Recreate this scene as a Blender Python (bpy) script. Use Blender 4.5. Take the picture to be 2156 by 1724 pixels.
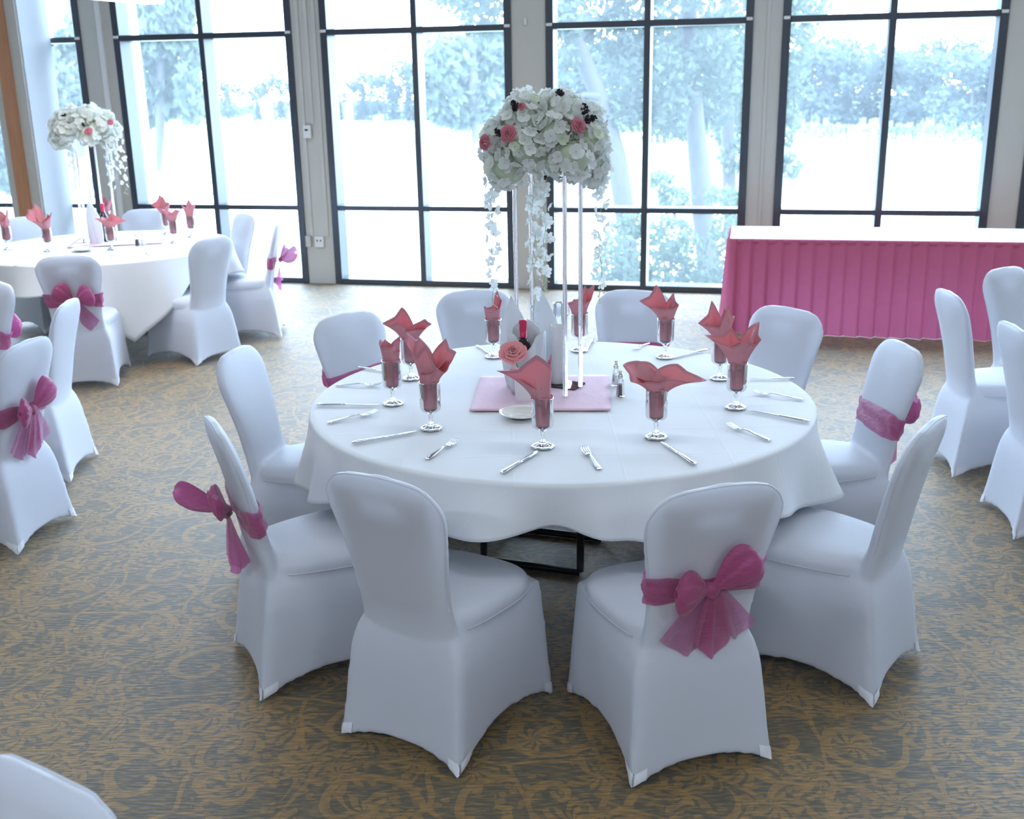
import bpy, math, random
import numpy as np
from mathutils import Vector, Matrix

for _o in list(bpy.data.objects):
    bpy.data.objects.remove(_o, do_unlink=True)
scene = bpy.context.scene
col = scene.collection

# ------------------------------------------------------------------ camera
IMG_W, IMG_H = 2156, 1724
FPX = 2300.0
TH, ROLL, CAM_H = 0.2923, -0.018, 1.9547
_c, _s = math.cos(TH), math.sin(TH)
_F = np.array([0, _c, -_s]); _U = np.array([0, _s, _c]); _R = np.array([1.0, 0, 0])
_R2 = math.cos(ROLL) * _R + math.sin(ROLL) * _U
_U2 = -math.sin(ROLL) * _R + math.cos(ROLL) * _U
cam_data = bpy.data.cameras.new('camera')
cam_data.sensor_fit = 'HORIZONTAL'
cam_data.sensor_width = 36.0
cam_data.lens = 36.0 * FPX / IMG_W
cam_data.clip_start = 0.05
cam_data.clip_end = 2000
cam_data.dof.use_dof = True
cam_data.dof.focus_distance = 3.75
cam_data.dof.aperture_fstop = 4.5
cam = bpy.data.objects.new('camera', cam_data)
col.objects.link(cam)
cam.matrix_world = Matrix(((_R2[0], _U2[0], -_F[0], 0), (_R2[1], _U2[1], -_F[1], 0),
                           (_R2[2], _U2[2], -_F[2], CAM_H), (0, 0, 0, 1)))
scene.camera = cam


def ray(u, v):
    return _F + (u - IMG_W / 2) / FPX * _R2 - (v - IMG_H / 2) / FPX * _U2


def at(u, v, z=0.0):
    """the point at height z seen at photo pixel (u, v)"""
    d = ray(u, v)
    k = (z - CAM_H) / d[2]
    return Vector((d[0] * k, d[1] * k, z))


def at_y(u, v, y):
    """the point y metres ahead of the camera seen at photo pixel (u, v)"""
    d = ray(u, v)
    k = y / d[1]
    return Vector((d[0] * k, y, CAM_H + d[2] * k))


# the window wall: a straight wall turned PSI from the camera, WALL_D away
PSI, WALL_D = 0.2318, 10.369
WN = Vector((math.sin(PSI), math.cos(PSI), 0))
WT = Vector((math.cos(PSI), -math.sin(PSI), 0))
WALL_M = Matrix.Translation(WN * WALL_D) @ Matrix.Rotation(-PSI, 4, 'Z')


def wp(s, d, z):
    return WT * s + WN * (WALL_D + d) + Vector((0, 0, z))


def on_wall(u, v, off=0.0):
    d = Vector(ray(u, v))
    k = (WALL_D + off) / d.dot(WN)
    p = d * k
    return p.dot(WT), CAM_H + p.z


# ------------------------------------------------------------------ world and exposure
world = bpy.data.worlds.new('overcast_sky')
scene.world = world
world.use_nodes = True
_bg = world.node_tree.nodes['Background']
_bg.inputs['Color'].default_value = (0.57, 0.75, 1.0, 1)
_bg.inputs['Strength'].default_value = 16.5
scene.view_settings.view_transform = 'Standard'
scene.view_settings.look = 'None'
scene.view_settings.exposure = 0.43
scene.view_settings.gamma = 1.0
scene.view_settings.use_curve_mapping = False
scene.cycles.max_bounces = 8
scene.cycles.diffuse_bounces = 3
scene.cycles.glossy_bounces = 3
scene.cycles.transmission_bounces = 8
scene.cycles.transparent_max_bounces = 10
scene.cycles.caustics_reflective = False
scene.cycles.caustics_refractive = False


# window modules along the wall (s from, s to)
WIN = [(-10.87, -9.03), (-8.69, -6.848), (-6.475, -4.565), (-4.262, -2.395), (-2.062, -0.212), (0.045, 1.872), (2.12, 3.96), (4.30, 6.14), (6.48, 8.32)]
WIN_TOP = 4.1
for s0, s1 in WIN:
    L = bpy.data.lights.new('sky_portal', 'AREA')
    L.shape = 'RECTANGLE'
    L.size, L.size_y = s1 - s0, WIN_TOP
    L.cycles.is_portal = True
    o = bpy.data.objects.new('sky_portal', L)
    col.objects.link(o)
    # area lights shine along local -Z: aim it into the room
    o.matrix_world = WALL_M @ Matrix.Translation(((s0 + s1) / 2, 0.30, WIN_TOP / 2)) @ Matrix.Rotation(-math.pi / 2, 4, 'X')


# ------------------------------------------------------------------ helpers
class MB:
    def __init__(self):
        self.v = []
        self.f = []
        self.mi = []

    def add(self, verts, faces, mi=0):
        b = len(self.v)
        self.v.extend([tuple(p) for p in verts])
        for f in faces:
            self.f.append(tuple(i + b for i in f))
            self.mi.append(mi)

    def box(self, x0, x1, y0, y1, z0, z1, mi=0):
        self.add([(x0, y0, z0), (x1, y0, z0), (x1, y1, z0), (x0, y1, z0), (x0, y0, z1), (x1, y0, z1), (x1, y1, z1), (x0, y1, z1)],
                 [(0, 3, 2, 1), (4, 5, 6, 7), (0, 1, 5, 4), (1, 2, 6, 5), (2, 3, 7, 6), (3, 0, 4, 7)], mi)

    def grid(self, pts, nu, nv, cu=False, cv=False, mi=0):
        """pts: list of nu*nv points, index i*nv+j"""
        fs = []
        for i in range(nu if cu else nu - 1):
            for j in range(nv if cv else nv - 1):
                a = i * nv + j
                b = ((i + 1) % nu) * nv + j
                c = ((i + 1) % nu) * nv + (j + 1) % nv
                d = i * nv + (j + 1) % nv
                fs.append((a, b, c, d))
        self.add(pts, fs, mi)

    def rings(self, rings, cap0=True, cap1=True, mi=0):
        n = len(rings[0])
        pts = [p for r in rings for p in r]
        b = len(self.v)
        self.grid(pts, len(rings), n, cv=True, mi=mi)
        if cap0:
            self.f.append(tuple(b + i for i in range(n))[::-1]); self.mi.append(mi)
        if cap1:
            self.f.append(tuple(b + (len(rings) - 1) * n + i for i in range(n))); self.mi.append(mi)

    def lathe(self, prof, n=24, c=(0, 0, 0), cap0=True, cap1=True, mi=0, mod=None):
        R = []
        for r, z in prof:
            ring = []
            for k in range(n):
                a = 2 * math.pi * k / n
                rr = r * (mod(a, z) if mod else 1)
                ring.append((c[0] + rr * math.cos(a), c[1] + rr * math.sin(a), c[2] + z))
            R.append(ring)
        self.rings(R, cap0, cap1, mi)

    def tube(self, path, rad, n=8, mi=0, cap=True):
        path = [Vector(p) for p in path]
        R = []
        prev = None
        for i, p in enumerate(path):
            t = (path[min(i + 1, len(path) - 1)] - path[max(i - 1, 0)]).normalized()
            if prev is None:
                a = Vector((0, 0, 1)) if abs(t.z) < 0.9 else Vector((1, 0, 0))
                x = t.cross(a).normalized()
            else:
                x = (prev - t * prev.dot(t)).normalized()
            prev = x
            y = t.cross(x)
            r = rad[i] if isinstance(rad, (list, tuple)) else rad
            R.append([p + (x * math.cos(2 * math.pi * k / n) + y * math.sin(2 * math.pi * k / n)) * r for k in range(n)])
        self.rings(R, cap, cap, mi)

    def sphere(self, c, r, n=8, m=5, mi=0, sz=1.0):
        R = []
        for i in range(m + 1):
            th = math.pi * (i + 0.02) / (m + 0.04)
            R.append([(c[0] + r * math.sin(th) * math.cos(2 * math.pi * k / n), c[1] + r * math.sin(th) * math.sin(2 * math.pi * k / n),
                       c[2] - r * sz * math.cos(th)) for k in range(n)])
        self.rings(R, True, True, mi)

    def mesh(self, name, mats, smooth=True):
        me = bpy.data.meshes.new(name)
        me.from_pydata(self.v, [], self.f)
        for m in (mats if isinstance(mats, (list, tuple)) else [mats]):
            me.materials.append(m)
        if len(set(self.mi)) > 1:
            me.polygons.foreach_set('material_index', self.mi)
        if smooth:
            me.polygons.foreach_set('use_smooth', [True] * len(me.polygons))
        me.update()
        return me

    def build(self, name, mats, parent=None, smooth=True, loc=None, rz=0.0):
        return link(name, self.mesh(name, mats, smooth), parent, loc, rz)


def link(name, me, parent=None, loc=None, rz=0.0, M=None):
    o = bpy.data.objects.new(name, me)
    col.objects.link(o)
    if parent is not None:
        o.parent = parent
    if loc is not None:
        o.location = loc
    if rz:
        o.rotation_euler = (0, 0, rz)
    if M is not None:
        o.matrix_local = M
    return o


def tag(o, label=None, cat=None, group=None, kind=None):
    if label: o['label'] = label
    if cat: o['category'] = cat
    if group: o['group'] = group
    if kind: o['kind'] = kind
    return o


def thing(name, label, cat, loc=(0, 0, 0), rz=0.0, group=None):
    o = link(name, None, None, loc, rz)
    o.empty_display_size = 0.1
    return tag(o, label, cat, group)


def sm(a, b, x):
    t = max(0.0, min(1.0, (x - a) / (b - a)))
    return t * t * (3 - 2 * t)


def interp(x, xs, ys):
    return float(np.interp(x, xs, ys))


def auto_flat(o, ang=35):
    """hard edges on a smooth mesh"""
    me = o.data
    me.polygons.foreach_set('use_smooth', [True] * len(me.polygons))
    me.set_sharp_from_angle(angle=math.radians(ang))
    return o


def bevel(o, w=0.004, seg=2):
    m = o.modifiers.new('bevel', 'BEVEL')
    m.width = w; m.segments = seg; m.limit_method = 'ANGLE'
    return o


# ------------------------------------------------------------------ materials
def newmat(name):
    m = bpy.data.materials.new(name)
    m.use_nodes = True
    nt = m.node_tree
    nt.nodes.clear()
    out = nt.nodes.new('ShaderNodeOutputMaterial')
    return m, nt, out


def nd(nt, typ, **kw):
    n = nt.nodes.new(typ)
    for k, v in kw.items():
        if k in n.inputs:
            n.inputs[k].default_value = v
        else:
            setattr(n, k, v)
    return n


def math_n(nt, op, a, b=None, c=None, clamp=False):
    n = nt.nodes.new('ShaderNodeMath'); n.operation = op; n.use_clamp = clamp
    for i, x in enumerate((a, b, c)):
        if x is None: continue
        if isinstance(x, (int, float)): n.inputs[i].default_value = x
        else: nt.links.new(x, n.inputs[i])
    return n.outputs[0]


def mixc(nt, f, a, b):
    n = nt.nodes.new('ShaderNodeMix'); n.data_type = 'RGBA'
    for sock, x in ((n.inputs[0], f), (n.inputs[6], a), (n.inputs[7], b)):
        if isinstance(x, (int, float)): sock.default_value = x
        elif isinstance(x, tuple): sock.default_value = x if len(x) == 4 else (*x, 1)
        else: nt.links.new(x, sock)
    return n.outputs[2]


def surf(name, colr, rough=0.5, spec=0.5, metal=0.0, vary=0.06, scale=12.0, bump=0.0, bscale=60.0, trans=0.0, tcol=None,
         clear=0.0, sheen=0.0, coat=0.0, stretch=(1, 1, 1)):
    """a principled surface with procedural colour variation and relief; trans = light shining through, clear = see-through weave"""
    m, nt, out = newmat(name)
    L = nt.links.new
    tc = nd(nt, 'ShaderNodeTexCoord')
    mp = nd(nt, 'ShaderNodeMapping'); mp.inputs['Scale'].default_value = stretch
    L(tc.outputs['Object'], mp.inputs['Vector'])
    nz = nd(nt, 'ShaderNodeTexNoise', Scale=scale, Detail=4.0)
    L(mp.outputs[0], nz.inputs['Vector'])
    lo = tuple(max(0, c * (1 - vary)) for c in colr); hi = tuple(min(1, c * (1 + vary)) for c in colr)
    c = mixc(nt, nz.outputs['Fac'], lo, hi)
    p = nd(nt, 'ShaderNodeBsdfPrincipled', Roughness=rough, Metallic=metal)
    p.inputs['Specular IOR Level'].default_value = spec
    p.inputs['Sheen Weight'].default_value = sheen
    p.inputs['Coat Weight'].default_value = coat
    L(c, p.inputs['Base Color'])
    nrm = None
    if bump:
        n2 = nd(nt, 'ShaderNodeTexNoise', Scale=bscale, Detail=3.0)
        L(mp.outputs[0], n2.inputs['Vector'])
        b = nd(nt, 'ShaderNodeBump', Strength=bump, Distance=0.01)
        L(n2.outputs['Fac'], b.inputs['Height']); L(b.outputs[0], p.inputs['Normal'])
    sh = p.outputs[0]
    if trans:
        t = nd(nt, 'ShaderNodeBsdfTranslucent')
        if tcol is None: L(c, t.inputs['Color'])
        else: t.inputs['Color'].default_value = (*tcol, 1)
        mx = nd(nt, 'ShaderNodeMixShader', Fac=trans); L(sh, mx.inputs[1]); L(t.outputs[0], mx.inputs[2]); sh = mx.outputs[0]
    if clear:
        t = nd(nt, 'ShaderNodeBsdfTransparent')
        mx = nd(nt, 'ShaderNodeMixShader', Fac=clear); L(sh, mx.inputs[1]); L(t.outputs[0], mx.inputs[2]); sh = mx.outputs[0]
    L(sh, out.inputs[0])
    return m


def glass_mat(name, colr=(1, 1, 1), rough=0.0, ior=1.45):
    m, nt, out = newmat(name)
    g = nd(nt, 'ShaderNodeBsdfGlass', Roughness=rough, IOR=ior); g.inputs['Color'].default_value = (*colr, 1)
    nt.links.new(g.outputs[0], out.inputs[0])
    return m


def thin_glass(name, tint=(0.97, 0.985, 0.99), veil=0.0, refl=1.0, ior=1.35):
    """thin pane: see-through, Fresnel reflection, and an optional scattering veil that imitates haze and glare"""
    m, nt, out = newmat(name)
    L = nt.links.new
    t = nd(nt, 'ShaderNodeBsdfTransparent'); t.inputs['Color'].default_value = (*tint, 1)
    g = nd(nt, 'ShaderNodeBsdfGlossy', Roughness=0.02)
    fr = nd(nt, 'ShaderNodeFresnel', IOR=ior)
    mx = nd(nt, 'ShaderNodeMixShader'); L(math_n(nt, 'MULTIPLY', fr.outputs[0], refl), mx.inputs[0]); L(t.outputs[0], mx.inputs[1]); L(g.outputs[0], mx.inputs[2])
    sh = mx.outputs[0]
    if veil:
        d = nd(nt, 'ShaderNodeBsdfTranslucent'); d.inputs['Color'].default_value = (0.85, 0.95, 1, 1)  # pale blue veil stands in for haze and glare over the view
        tc = nd(nt, 'ShaderNodeTexCoord'); nz = nd(nt, 'ShaderNodeTexNoise', Scale=1.3, Detail=3.0); L(tc.outputs['Object'], nz.inputs['Vector'])
        f = math_n(nt, 'MULTIPLY', math_n(nt, 'ADD', math_n(nt, 'MULTIPLY', nz.outputs['Fac'], 0.3), 0.85), veil)
        m2 = nd(nt, 'ShaderNodeMixShader'); L(f, m2.inputs[0]); L(sh, m2.inputs[1]); L(d.outputs[0], m2.inputs[2]); sh = m2.outputs[0]
    L(sh, out.inputs[0])
    return m


def emit_mat(name, colr, strength):
    m, nt, out = newmat(name)
    e = nd(nt, 'ShaderNodeEmission', Strength=strength); e.inputs['Color'].default_value = (*colr, 1)
    nt.links.new(e.outputs[0], out.inputs[0])
    return m


def carpet_mat():
    m, nt, out = newmat('carpet_scrolls')
    L = nt.links.new
    tc = nd(nt, 'ShaderNodeTexCoord')
    P = tc.outputs['Object']
    # bend the plane a little so the ornament never looks ruled
    nz = nd(nt, 'ShaderNodeTexNoise', Scale=2.2, Detail=2.0); L(P, nz.inputs['Vector'])
    off = nd(nt, 'ShaderNodeVectorMath', operation='SCALE'); off.inputs['Scale'].default_value = 0.16
    sub = nd(nt, 'ShaderNodeVectorMath', operation='SUBTRACT'); L(nz.outputs['Color'], sub.inputs[0]); sub.inputs[1].default_value = (0.5, 0.5, 0.5)
    L(sub.outputs[0], off.inputs[0])
    add = nd(nt, 'ShaderNodeVectorMath', operation='ADD'); L(P, add.inputs[0]); L(off.outputs[0], add.inputs[1])
    Q = add.outputs[0]

    def cell(scale, rnd):
        v = nd(nt, 'ShaderNodeTexVoronoi', Scale=scale, Randomness=rnd); v.voronoi_dimensions = '2D'
        L(Q, v.inputs['Vector'])
        mul = nd(nt, 'ShaderNodeVectorMath', operation='SCALE'); L(Q, mul.inputs[0]); mul.inputs['Scale'].default_value = 1.0
        d = nd(nt, 'ShaderNodeVectorMath', operation='SUBTRACT'); L(mul.outputs[0], d.inputs[0]); L(v.outputs['Position'], d.inputs[1])
        s = nd(nt, 'ShaderNodeSeparateXYZ'); L(d.outputs[0], s.inputs[0])
        r = math_n(nt, 'SQRT', math_n(nt, 'ADD', math_n(nt, 'MULTIPLY', s.outputs[0], s.outputs[0]), math_n(nt, 'MULTIPLY', s.outputs[1], s.outputs[1])))
        a = math_n(nt, 'ARCTAN2', s.outputs[1], s.outputs[0])
        rs = nd(nt, 'ShaderNodeSeparateColor'); L(v.outputs['Color'], rs.inputs[0])
        return r, a, rs.outputs[0], v
    # scrolled vines: a spiral line in every large cell
    r, a, rnd, v1 = cell(3.1, 0.75)
    sgn = math_n(nt, 'SIGN', math_n(nt, 'SUBTRACT', rnd, 0.5))
    sp = math_n(nt, 'SINE', math_n(nt, 'ADD', math_n(nt, 'MULTIPLY', a, sgn), math_n(nt, 'MULTIPLY', r, 46.0)))
    line = math_n(nt, 'GREATER_THAN', sp, 0.80)
    lim = math_n(nt, 'LESS_THAN', r, 0.17)
    scroll = math_n(nt, 'MULTIPLY', line, lim)
    # leaves: lobed blots
    r2, a2, rnd2, v2 = cell(5.2, 0.9)
    lob = math_n(nt, 'ADD', 0.080, math_n(nt, 'MULTIPLY', math_n(nt, 'SINE', math_n(nt, 'ADD', math_n(nt, 'MULTIPLY', a2, 5.0), math_n(nt, 'MULTIPLY', rnd2, 9.0))), 0.030))
    leaf = math_n(nt, 'LESS_THAN', r2, lob)
    vein = math_n(nt, 'GREATER_THAN', math_n(nt, 'SINE', math_n(nt, 'ADD', math_n(nt, 'MULTIPLY', a2, 9.0), math_n(nt, 'MULTIPLY', r2, 90.0))), -0.35)
    leaf = math_n(nt, 'MULTIPLY', leaf, vein)
    leaf = math_n(nt, 'MULTIPLY', leaf, math_n(nt, 'GREATER_THAN', rnd2, 0.22))
    # small flecks
    v3 = nd(nt, 'ShaderNodeTexVoronoi', Scale=30.0); v3.voronoi_dimensions = '2D'; L(Q, v3.inputs['Vector'])
    n3 = nd(nt, 'ShaderNodeTexNoise', Scale=4.0, Detail=1.0); L(Q, n3.inputs['Vector'])
    fleck = math_n(nt, 'MULTIPLY', math_n(nt, 'LESS_THAN', v3.outputs['Distance'], 0.34), math_n(nt, 'GREATER_THAN', n3.outputs['Fac'], 0.5))
    fleck = math_n(nt, 'MULTIPLY', fleck, 0.8)
    # outlines of the large cells
    ve = nd(nt, 'ShaderNodeTexVoronoi', Scale=3.1, Randomness=0.75); ve.feature = 'DISTANCE_TO_EDGE'; ve.voronoi_dimensions = '2D'; L(Q, ve.inputs['Vector'])
    edge = math_n(nt, 'LESS_THAN', ve.outputs['Distance'], 0.022)
    pat = math_n(nt, 'MAXIMUM', math_n(nt, 'MAXIMUM', scroll, leaf), math_n(nt, 'MAXIMUM', fleck, edge))
    # woven streaks along x
    mp = nd(nt, 'ShaderNodeMapping'); mp.inputs['Scale'].default_value = (20, 105, 1); L(P, mp.inputs['Vector'])
    st = nd(nt, 'ShaderNodeTexNoise', Scale=1.0, Detail=2.0); L(mp.outputs[0], st.inputs['Vector'])
    stf = math_n(nt, 'SUBTRACT', st.outputs['Fac'], 0.5)
    patn = math_n(nt, 'ADD', math_n(nt, 'ADD', math_n(nt, 'MULTIPLY', pat, 0.58), 0.11), math_n(nt, 'MULTIPLY', stf, 2.5), clamp=True)
    big = nd(nt, 'ShaderNodeTexNoise', Scale=0.7, Detail=2.0); L(P, big.inputs['Vector'])
    dark = mixc(nt, st.outputs['Fac'], (0.070, 0.061, 0.040), (0.130, 0.112, 0.072))
    gold = mixc(nt, st.outputs['Fac'], (0.25, 0.135, 0.038), (0.40, 0.24, 0.075))
    c = mixc(nt, patn, dark, gold)
    p = nd(nt, 'ShaderNodeBsdfPrincipled', Roughness=0.6)
    p.inputs['Specular IOR Level'].default_value = 0.40
    p.inputs['Sheen Weight'].default_value = 0.18
    p.inputs['Sheen Roughness'].default_value = 0.5
    L(c, p.inputs['Base Color'])
    b = nd(nt, 'ShaderNodeBump', Strength=0.5, Distance=0.004)
    L(math_n(nt, 'ADD', st.outputs['Fac'], math_n(nt, 'MULTIPLY', pat, 0.4)), b.inputs['Height']); L(b.outputs[0], p.inputs['Normal'])
    L(p.outputs[0], out.inputs[0])
    return m


def cloth_mat(name='white_table_linen'):
    """white linen with the raised fold creases of a pressed cloth"""
    m, nt, out = newmat(name)
    L = nt.links.new
    tc = nd(nt, 'ShaderNodeTexCoord')
    s = nd(nt, 'ShaderNodeSeparateXYZ'); L(tc.outputs['Object'], s.inputs[0])
    nz = nd(nt, 'ShaderNodeTexNoise', Scale=1.5, Detail=2.0); L(tc.outputs['Object'], nz.inputs['Vector'])
    h = None
    for k, per in ((0, 0.36), (1, 0.27)):
        w = math_n(nt, 'ADD', s.outputs[k], math_n(nt, 'MULTIPLY', nz.outputs['Fac'], 0.03))
        fr = math_n(nt, 'ABSOLUTE', math_n(nt, 'SUBTRACT', math_n(nt, 'FRACT', math_n(nt, 'DIVIDE', w, per)), 0.5))
        rid = math_n(nt, 'SUBTRACT', 1.0, math_n(nt, 'DIVIDE', fr, 0.02), clamp=True)
        h = rid if h is None else math_n(nt, 'MAXIMUM', h, rid)
    wv = nd(nt, 'ShaderNodeTexNoise', Scale=9.0, Detail=3.0); L(tc.outputs['Object'], wv.inputs['Vector'])
    hh = math_n(nt, 'ADD', math_n(nt, 'MULTIPLY', h, 0.25), math_n(nt, 'MULTIPLY', wv.outputs['Fac'], 0.35))
    b = nd(nt, 'ShaderNodeBump', Strength=0.35, Distance=0.006); L(hh, b.inputs['Height'])
    p = nd(nt, 'ShaderNodeBsdfPrincipled', Roughness=0.75); p.inputs['Base Color'].default_value = (0.82, 0.83, 0.84, 1)
    p.inputs['Specular IOR Level'].default_value = 0.3
    p.inputs['Sheen Weight'].default_value = 0.15
    L(b.outputs[0], p.inputs['Normal'])
    t = nd(nt, 'ShaderNodeBsdfTranslucent'); t.inputs['Color'].default_value = (0.8, 0.82, 0.85, 1)
    mx = nd(nt, 'ShaderNodeMixShader', Fac=0.12); L(p.outputs[0], mx.inputs[1]); L(t.outputs[0], mx.inputs[2])
    L(mx.outputs[0], out.inputs[0])
    return m


M = {}
M['carpet'] = carpet_mat()
M['linen'] = cloth_mat()
M['spandex'] = surf('white_stretch_fabric', (0.78, 0.80, 0.86), 0.55, 0.35, vary=0.02, scale=5, bump=0.12, bscale=14, trans=0.32, sheen=0.2)
M['pocket'] = surf('white_reinforced_fabric', (0.81, 0.83, 0.88), 0.5, 0.4, vary=0.02, bump=0.1)
M['board'] = surf('chair_back_board', (0.30, 0.28, 0.26), 0.7)
M['organza'] = surf('rose_organza', (0.53, 0.105, 0.25), 0.38, 0.5, vary=0.22, scale=26, bump=0.5, bscale=38, trans=0.38, tcol=(0.62, 0.14, 0.42), clear=0.14, sheen=0.6, stretch=(1, 1, 3))
M['organza_sheer'] = surf('sheer_rose_organza', (0.50, 0.10, 0.25), 0.38, 0.5, vary=0.22, scale=26, bump=0.5, bscale=38, trans=0.42, tcol=(0.66, 0.2, 0.5), clear=0.34, sheen=0.6)
M['napkin'] = surf('dusty_rose_napkin', (0.74, 0.37, 0.41), 0.8, 0.2, vary=0.08, scale=40, bump=0.15, bscale=200, trans=0.36, tcol=(0.86, 0.20, 0.23))
M['napkin_hem'] = surf('dusty_rose_napkin_hem', (0.58, 0.25, 0.295), 0.8, 0.2, vary=0.08, scale=40, bump=0.15, bscale=200, trans=0.15)
M['mat_pink'] = surf('pale_pink_cloth', (0.80, 0.58, 0.67), 0.8, 0.2, vary=0.05, bump=0.2, bscale=40)
M['skirt'] = surf('rose_table_skirting', (0.62, 0.14, 0.25), 0.75, 0.25, vary=0.06, scale=20, bump=0.1, bscale=80, trans=0.14, tcol=(0.6, 0.2, 0.4))
M['frame'] = surf('dark_bronze_window_frame', (0.030, 0.038, 0.055), 0.34, 0.8, vary=0.1)
M['pillar'] = surf('grey_beige_paint', (0.60, 0.58, 0.54), 0.7, 0.3, vary=0.03, scale=3, bump=0.12, bscale=160)
M['wall'] = surf('pale_wall_paint', (0.72, 0.75, 0.79), 0.8, 0.3, vary=0.03, scale=2, bump=0.1, bscale=150)
M['panel'] = surf('window_lit_panel', (0.66, 0.70, 0.74), 0.55, 0.4, vary=0.03, scale=2)  # pale blue window light on the column's side put into its colour
M['timber'] = surf('warm_timber', (0.52, 0.25, 0.13), 0.5, 0.4, vary=0.25, scale=6, stretch=(6, 6, 0.5), bump=0.1)
M['ceiling'] = surf('ceiling_paint', (0.74, 0.75, 0.77), 0.9, 0.2, vary=0.02)
M['plastic'] = surf('white_plastic', (0.78, 0.78, 0.77), 0.4, 0.5, vary=0.02)
M['black'] = surf('black_plastic', (0.02, 0.02, 0.02), 0.4, 0.5)
M['blackmetal'] = surf('black_painted_steel', (0.018, 0.018, 0.02), 0.35, 0.5)
M['steel'] = surf('polished_cutlery_steel', (0.72, 0.73, 0.75), 0.14, 0.5, metal=1.0, vary=0.05)
M['china'] = surf('white_china', (0.80, 0.78, 0.72), 0.12, 0.5, vary=0.02, coat=0.5)
M['tabletop'] = surf('plywood_tabletop', (0.35, 0.26, 0.18), 0.6, vary=0.15, stretch=(1, 8, 1))
M['glass'] = glass_mat('clear_glass', (0.985, 0.99, 0.99))
M['acrylic'] = glass_mat('clear_acrylic', (0.985, 0.985, 1.0), 0.0, 1.47)
M['thin'] = thin_glass('thin_goblet_glass', (0.985, 0.99, 0.99), 0.0, 1.0, 1.4)
M['pane'] = thin_glass('window_pane', (0.95, 0.98, 0.985), 0.058, 0.6, 1.3)
M['petal'] = surf('white_silk_petal', (0.82, 0.84, 0.80), 0.7, 0.25, vary=0.04, scale=60, trans=0.3)
M['petal_green'] = surf('greenish_silk_petal', (0.76, 0.82, 0.64), 0.7, 0.25, vary=0.06, scale=60, trans=0.3)
M['rose'] = surf('dusty_pink_rose', (0.60, 0.20, 0.25), 0.65, 0.25, vary=0.12, scale=60, trans=0.2)
M['rose_light'] = surf('salmon_pink_rose', (0.80, 0.32, 0.33), 0.65, 0.25, vary=0.12, scale=60, trans=0.25)
M['berry'] = surf('dark_berries', (0.012, 0.008, 0.014), 0.35, 0.5)
M['stem'] = surf('green_stem', (0.20, 0.33, 0.12), 0.6)
M['leafgreen'] = surf('dark_green_leaf', (0.05, 0.14, 0.07), 0.5, trans=0.15)
M['pepper'] = surf('ground_pepper', (0.10, 0.085, 0.07), 0.9, vary=0.5, scale=400)
M['salt'] = surf('table_salt', (0.8, 0.8, 0.8), 0.9, vary=0.05, scale=400)
M['capsule'] = surf('red_foil_capsule', (0.62, 0.012, 0.085), 0.3, 0.6, vary=0.05)
M['bottle'] = surf('dark_wine_glass', (0.018, 0.008, 0.010), 0.08, 0.6)
M['white_napkin'] = surf('white_cotton_napkin', (0.82, 0.83, 0.85), 0.8, 0.2, vary=0.03, bump=0.2, bscale=30, trans=0.25)
M['ceramic'] = surf('white_ceramic', (0.78, 0.76, 0.76), 0.35, 0.4, vary=0.03)
M['bark'] = surf('tree_bark', (0.075, 0.07, 0.07), 0.9, 0.1, vary=0.35, scale=9, stretch=(3, 3, 0.6), bump=0.5, bscale=25)
M['leaf'] = surf('near_tree_leaf', (0.075, 0.095, 0.075), 0.6, 0.3, vary=0.45, scale=0.9, trans=0.35, tcol=(0.10, 0.135, 0.09))
M['leaf2'] = surf('shrub_leaf', (0.075, 0.105, 0.07), 0.6, 0.3, vary=0.45, scale=1.4, trans=0.35, tcol=(0.11, 0.155, 0.09))
M['farleaf'] = surf('far_tree_leaf', (0.062, 0.078, 0.080), 0.7, 0.2, vary=0.5, scale=0.35, trans=0.3, tcol=(0.08, 0.10, 0.08))
M['conifer'] = surf('far_conifer_needle', (0.042, 0.055, 0.052), 0.7, 0.2, vary=0.4, scale=0.5, trans=0.2)
M['grass'] = surf('bank_grass', (0.045, 0.065, 0.04), 0.9, 0.1, vary=0.4, scale=0.6)
M['reed'] = surf('shore_reeds', (0.26, 0.33, 0.14), 0.8, 0.1, vary=0.4, scale=0.4, trans=0.3)
M['dock'] = surf('weathered_dock_wood', (0.07, 0.07, 0.075), 0.8, vary=0.2)
M['whitepaint'] = surf('white_exterior_paint', (0.75, 0.76, 0.78), 0.6)


def water_mat():
    m, nt, out = newmat('lake_water')
    L = nt.links.new
    tc = nd(nt, 'ShaderNodeTexCoord'); mp = nd(nt, 'ShaderNodeMapping'); mp.inputs['Scale'].default_value = (0.15, 0.6, 1)
    L(tc.outputs['Object'], mp.inputs['Vector'])
    nz = nd(nt, 'ShaderNodeTexNoise', Scale=1.0, Detail=4.0); L(mp.outputs[0], nz.inputs['Vector'])
    b = nd(nt, 'ShaderNodeBump', Strength=0.12, Distance=0.25); L(nz.outputs['Fac'], b.inputs['Height'])
    p = nd(nt, 'ShaderNodeBsdfPrincipled', Roughness=0.10, IOR=1.5)
    p.inputs['Base Color'].default_value = (0.20, 0.24, 0.26, 1)
    p.inputs['Specular IOR Level'].default_value = 0.9
    L(b.outputs[0], p.inputs['Normal']); L(p.outputs[0], out.inputs[0])
    return m


M['water'] = water_mat()

# ------------------------------------------------------------------ the room
ROOM_S0, ROOM_S1, ROOM_D0, CEIL = -11.4, 9.0, -18.0, 4.7


def wall_obj(name, mb, mat, parent=None, smooth=False, kind='structure'):
    o = mb.build(name, mat, parent, smooth)
    if parent is None:
        o.matrix_world = WALL_M
        if kind: o['kind'] = kind
    return o


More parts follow.
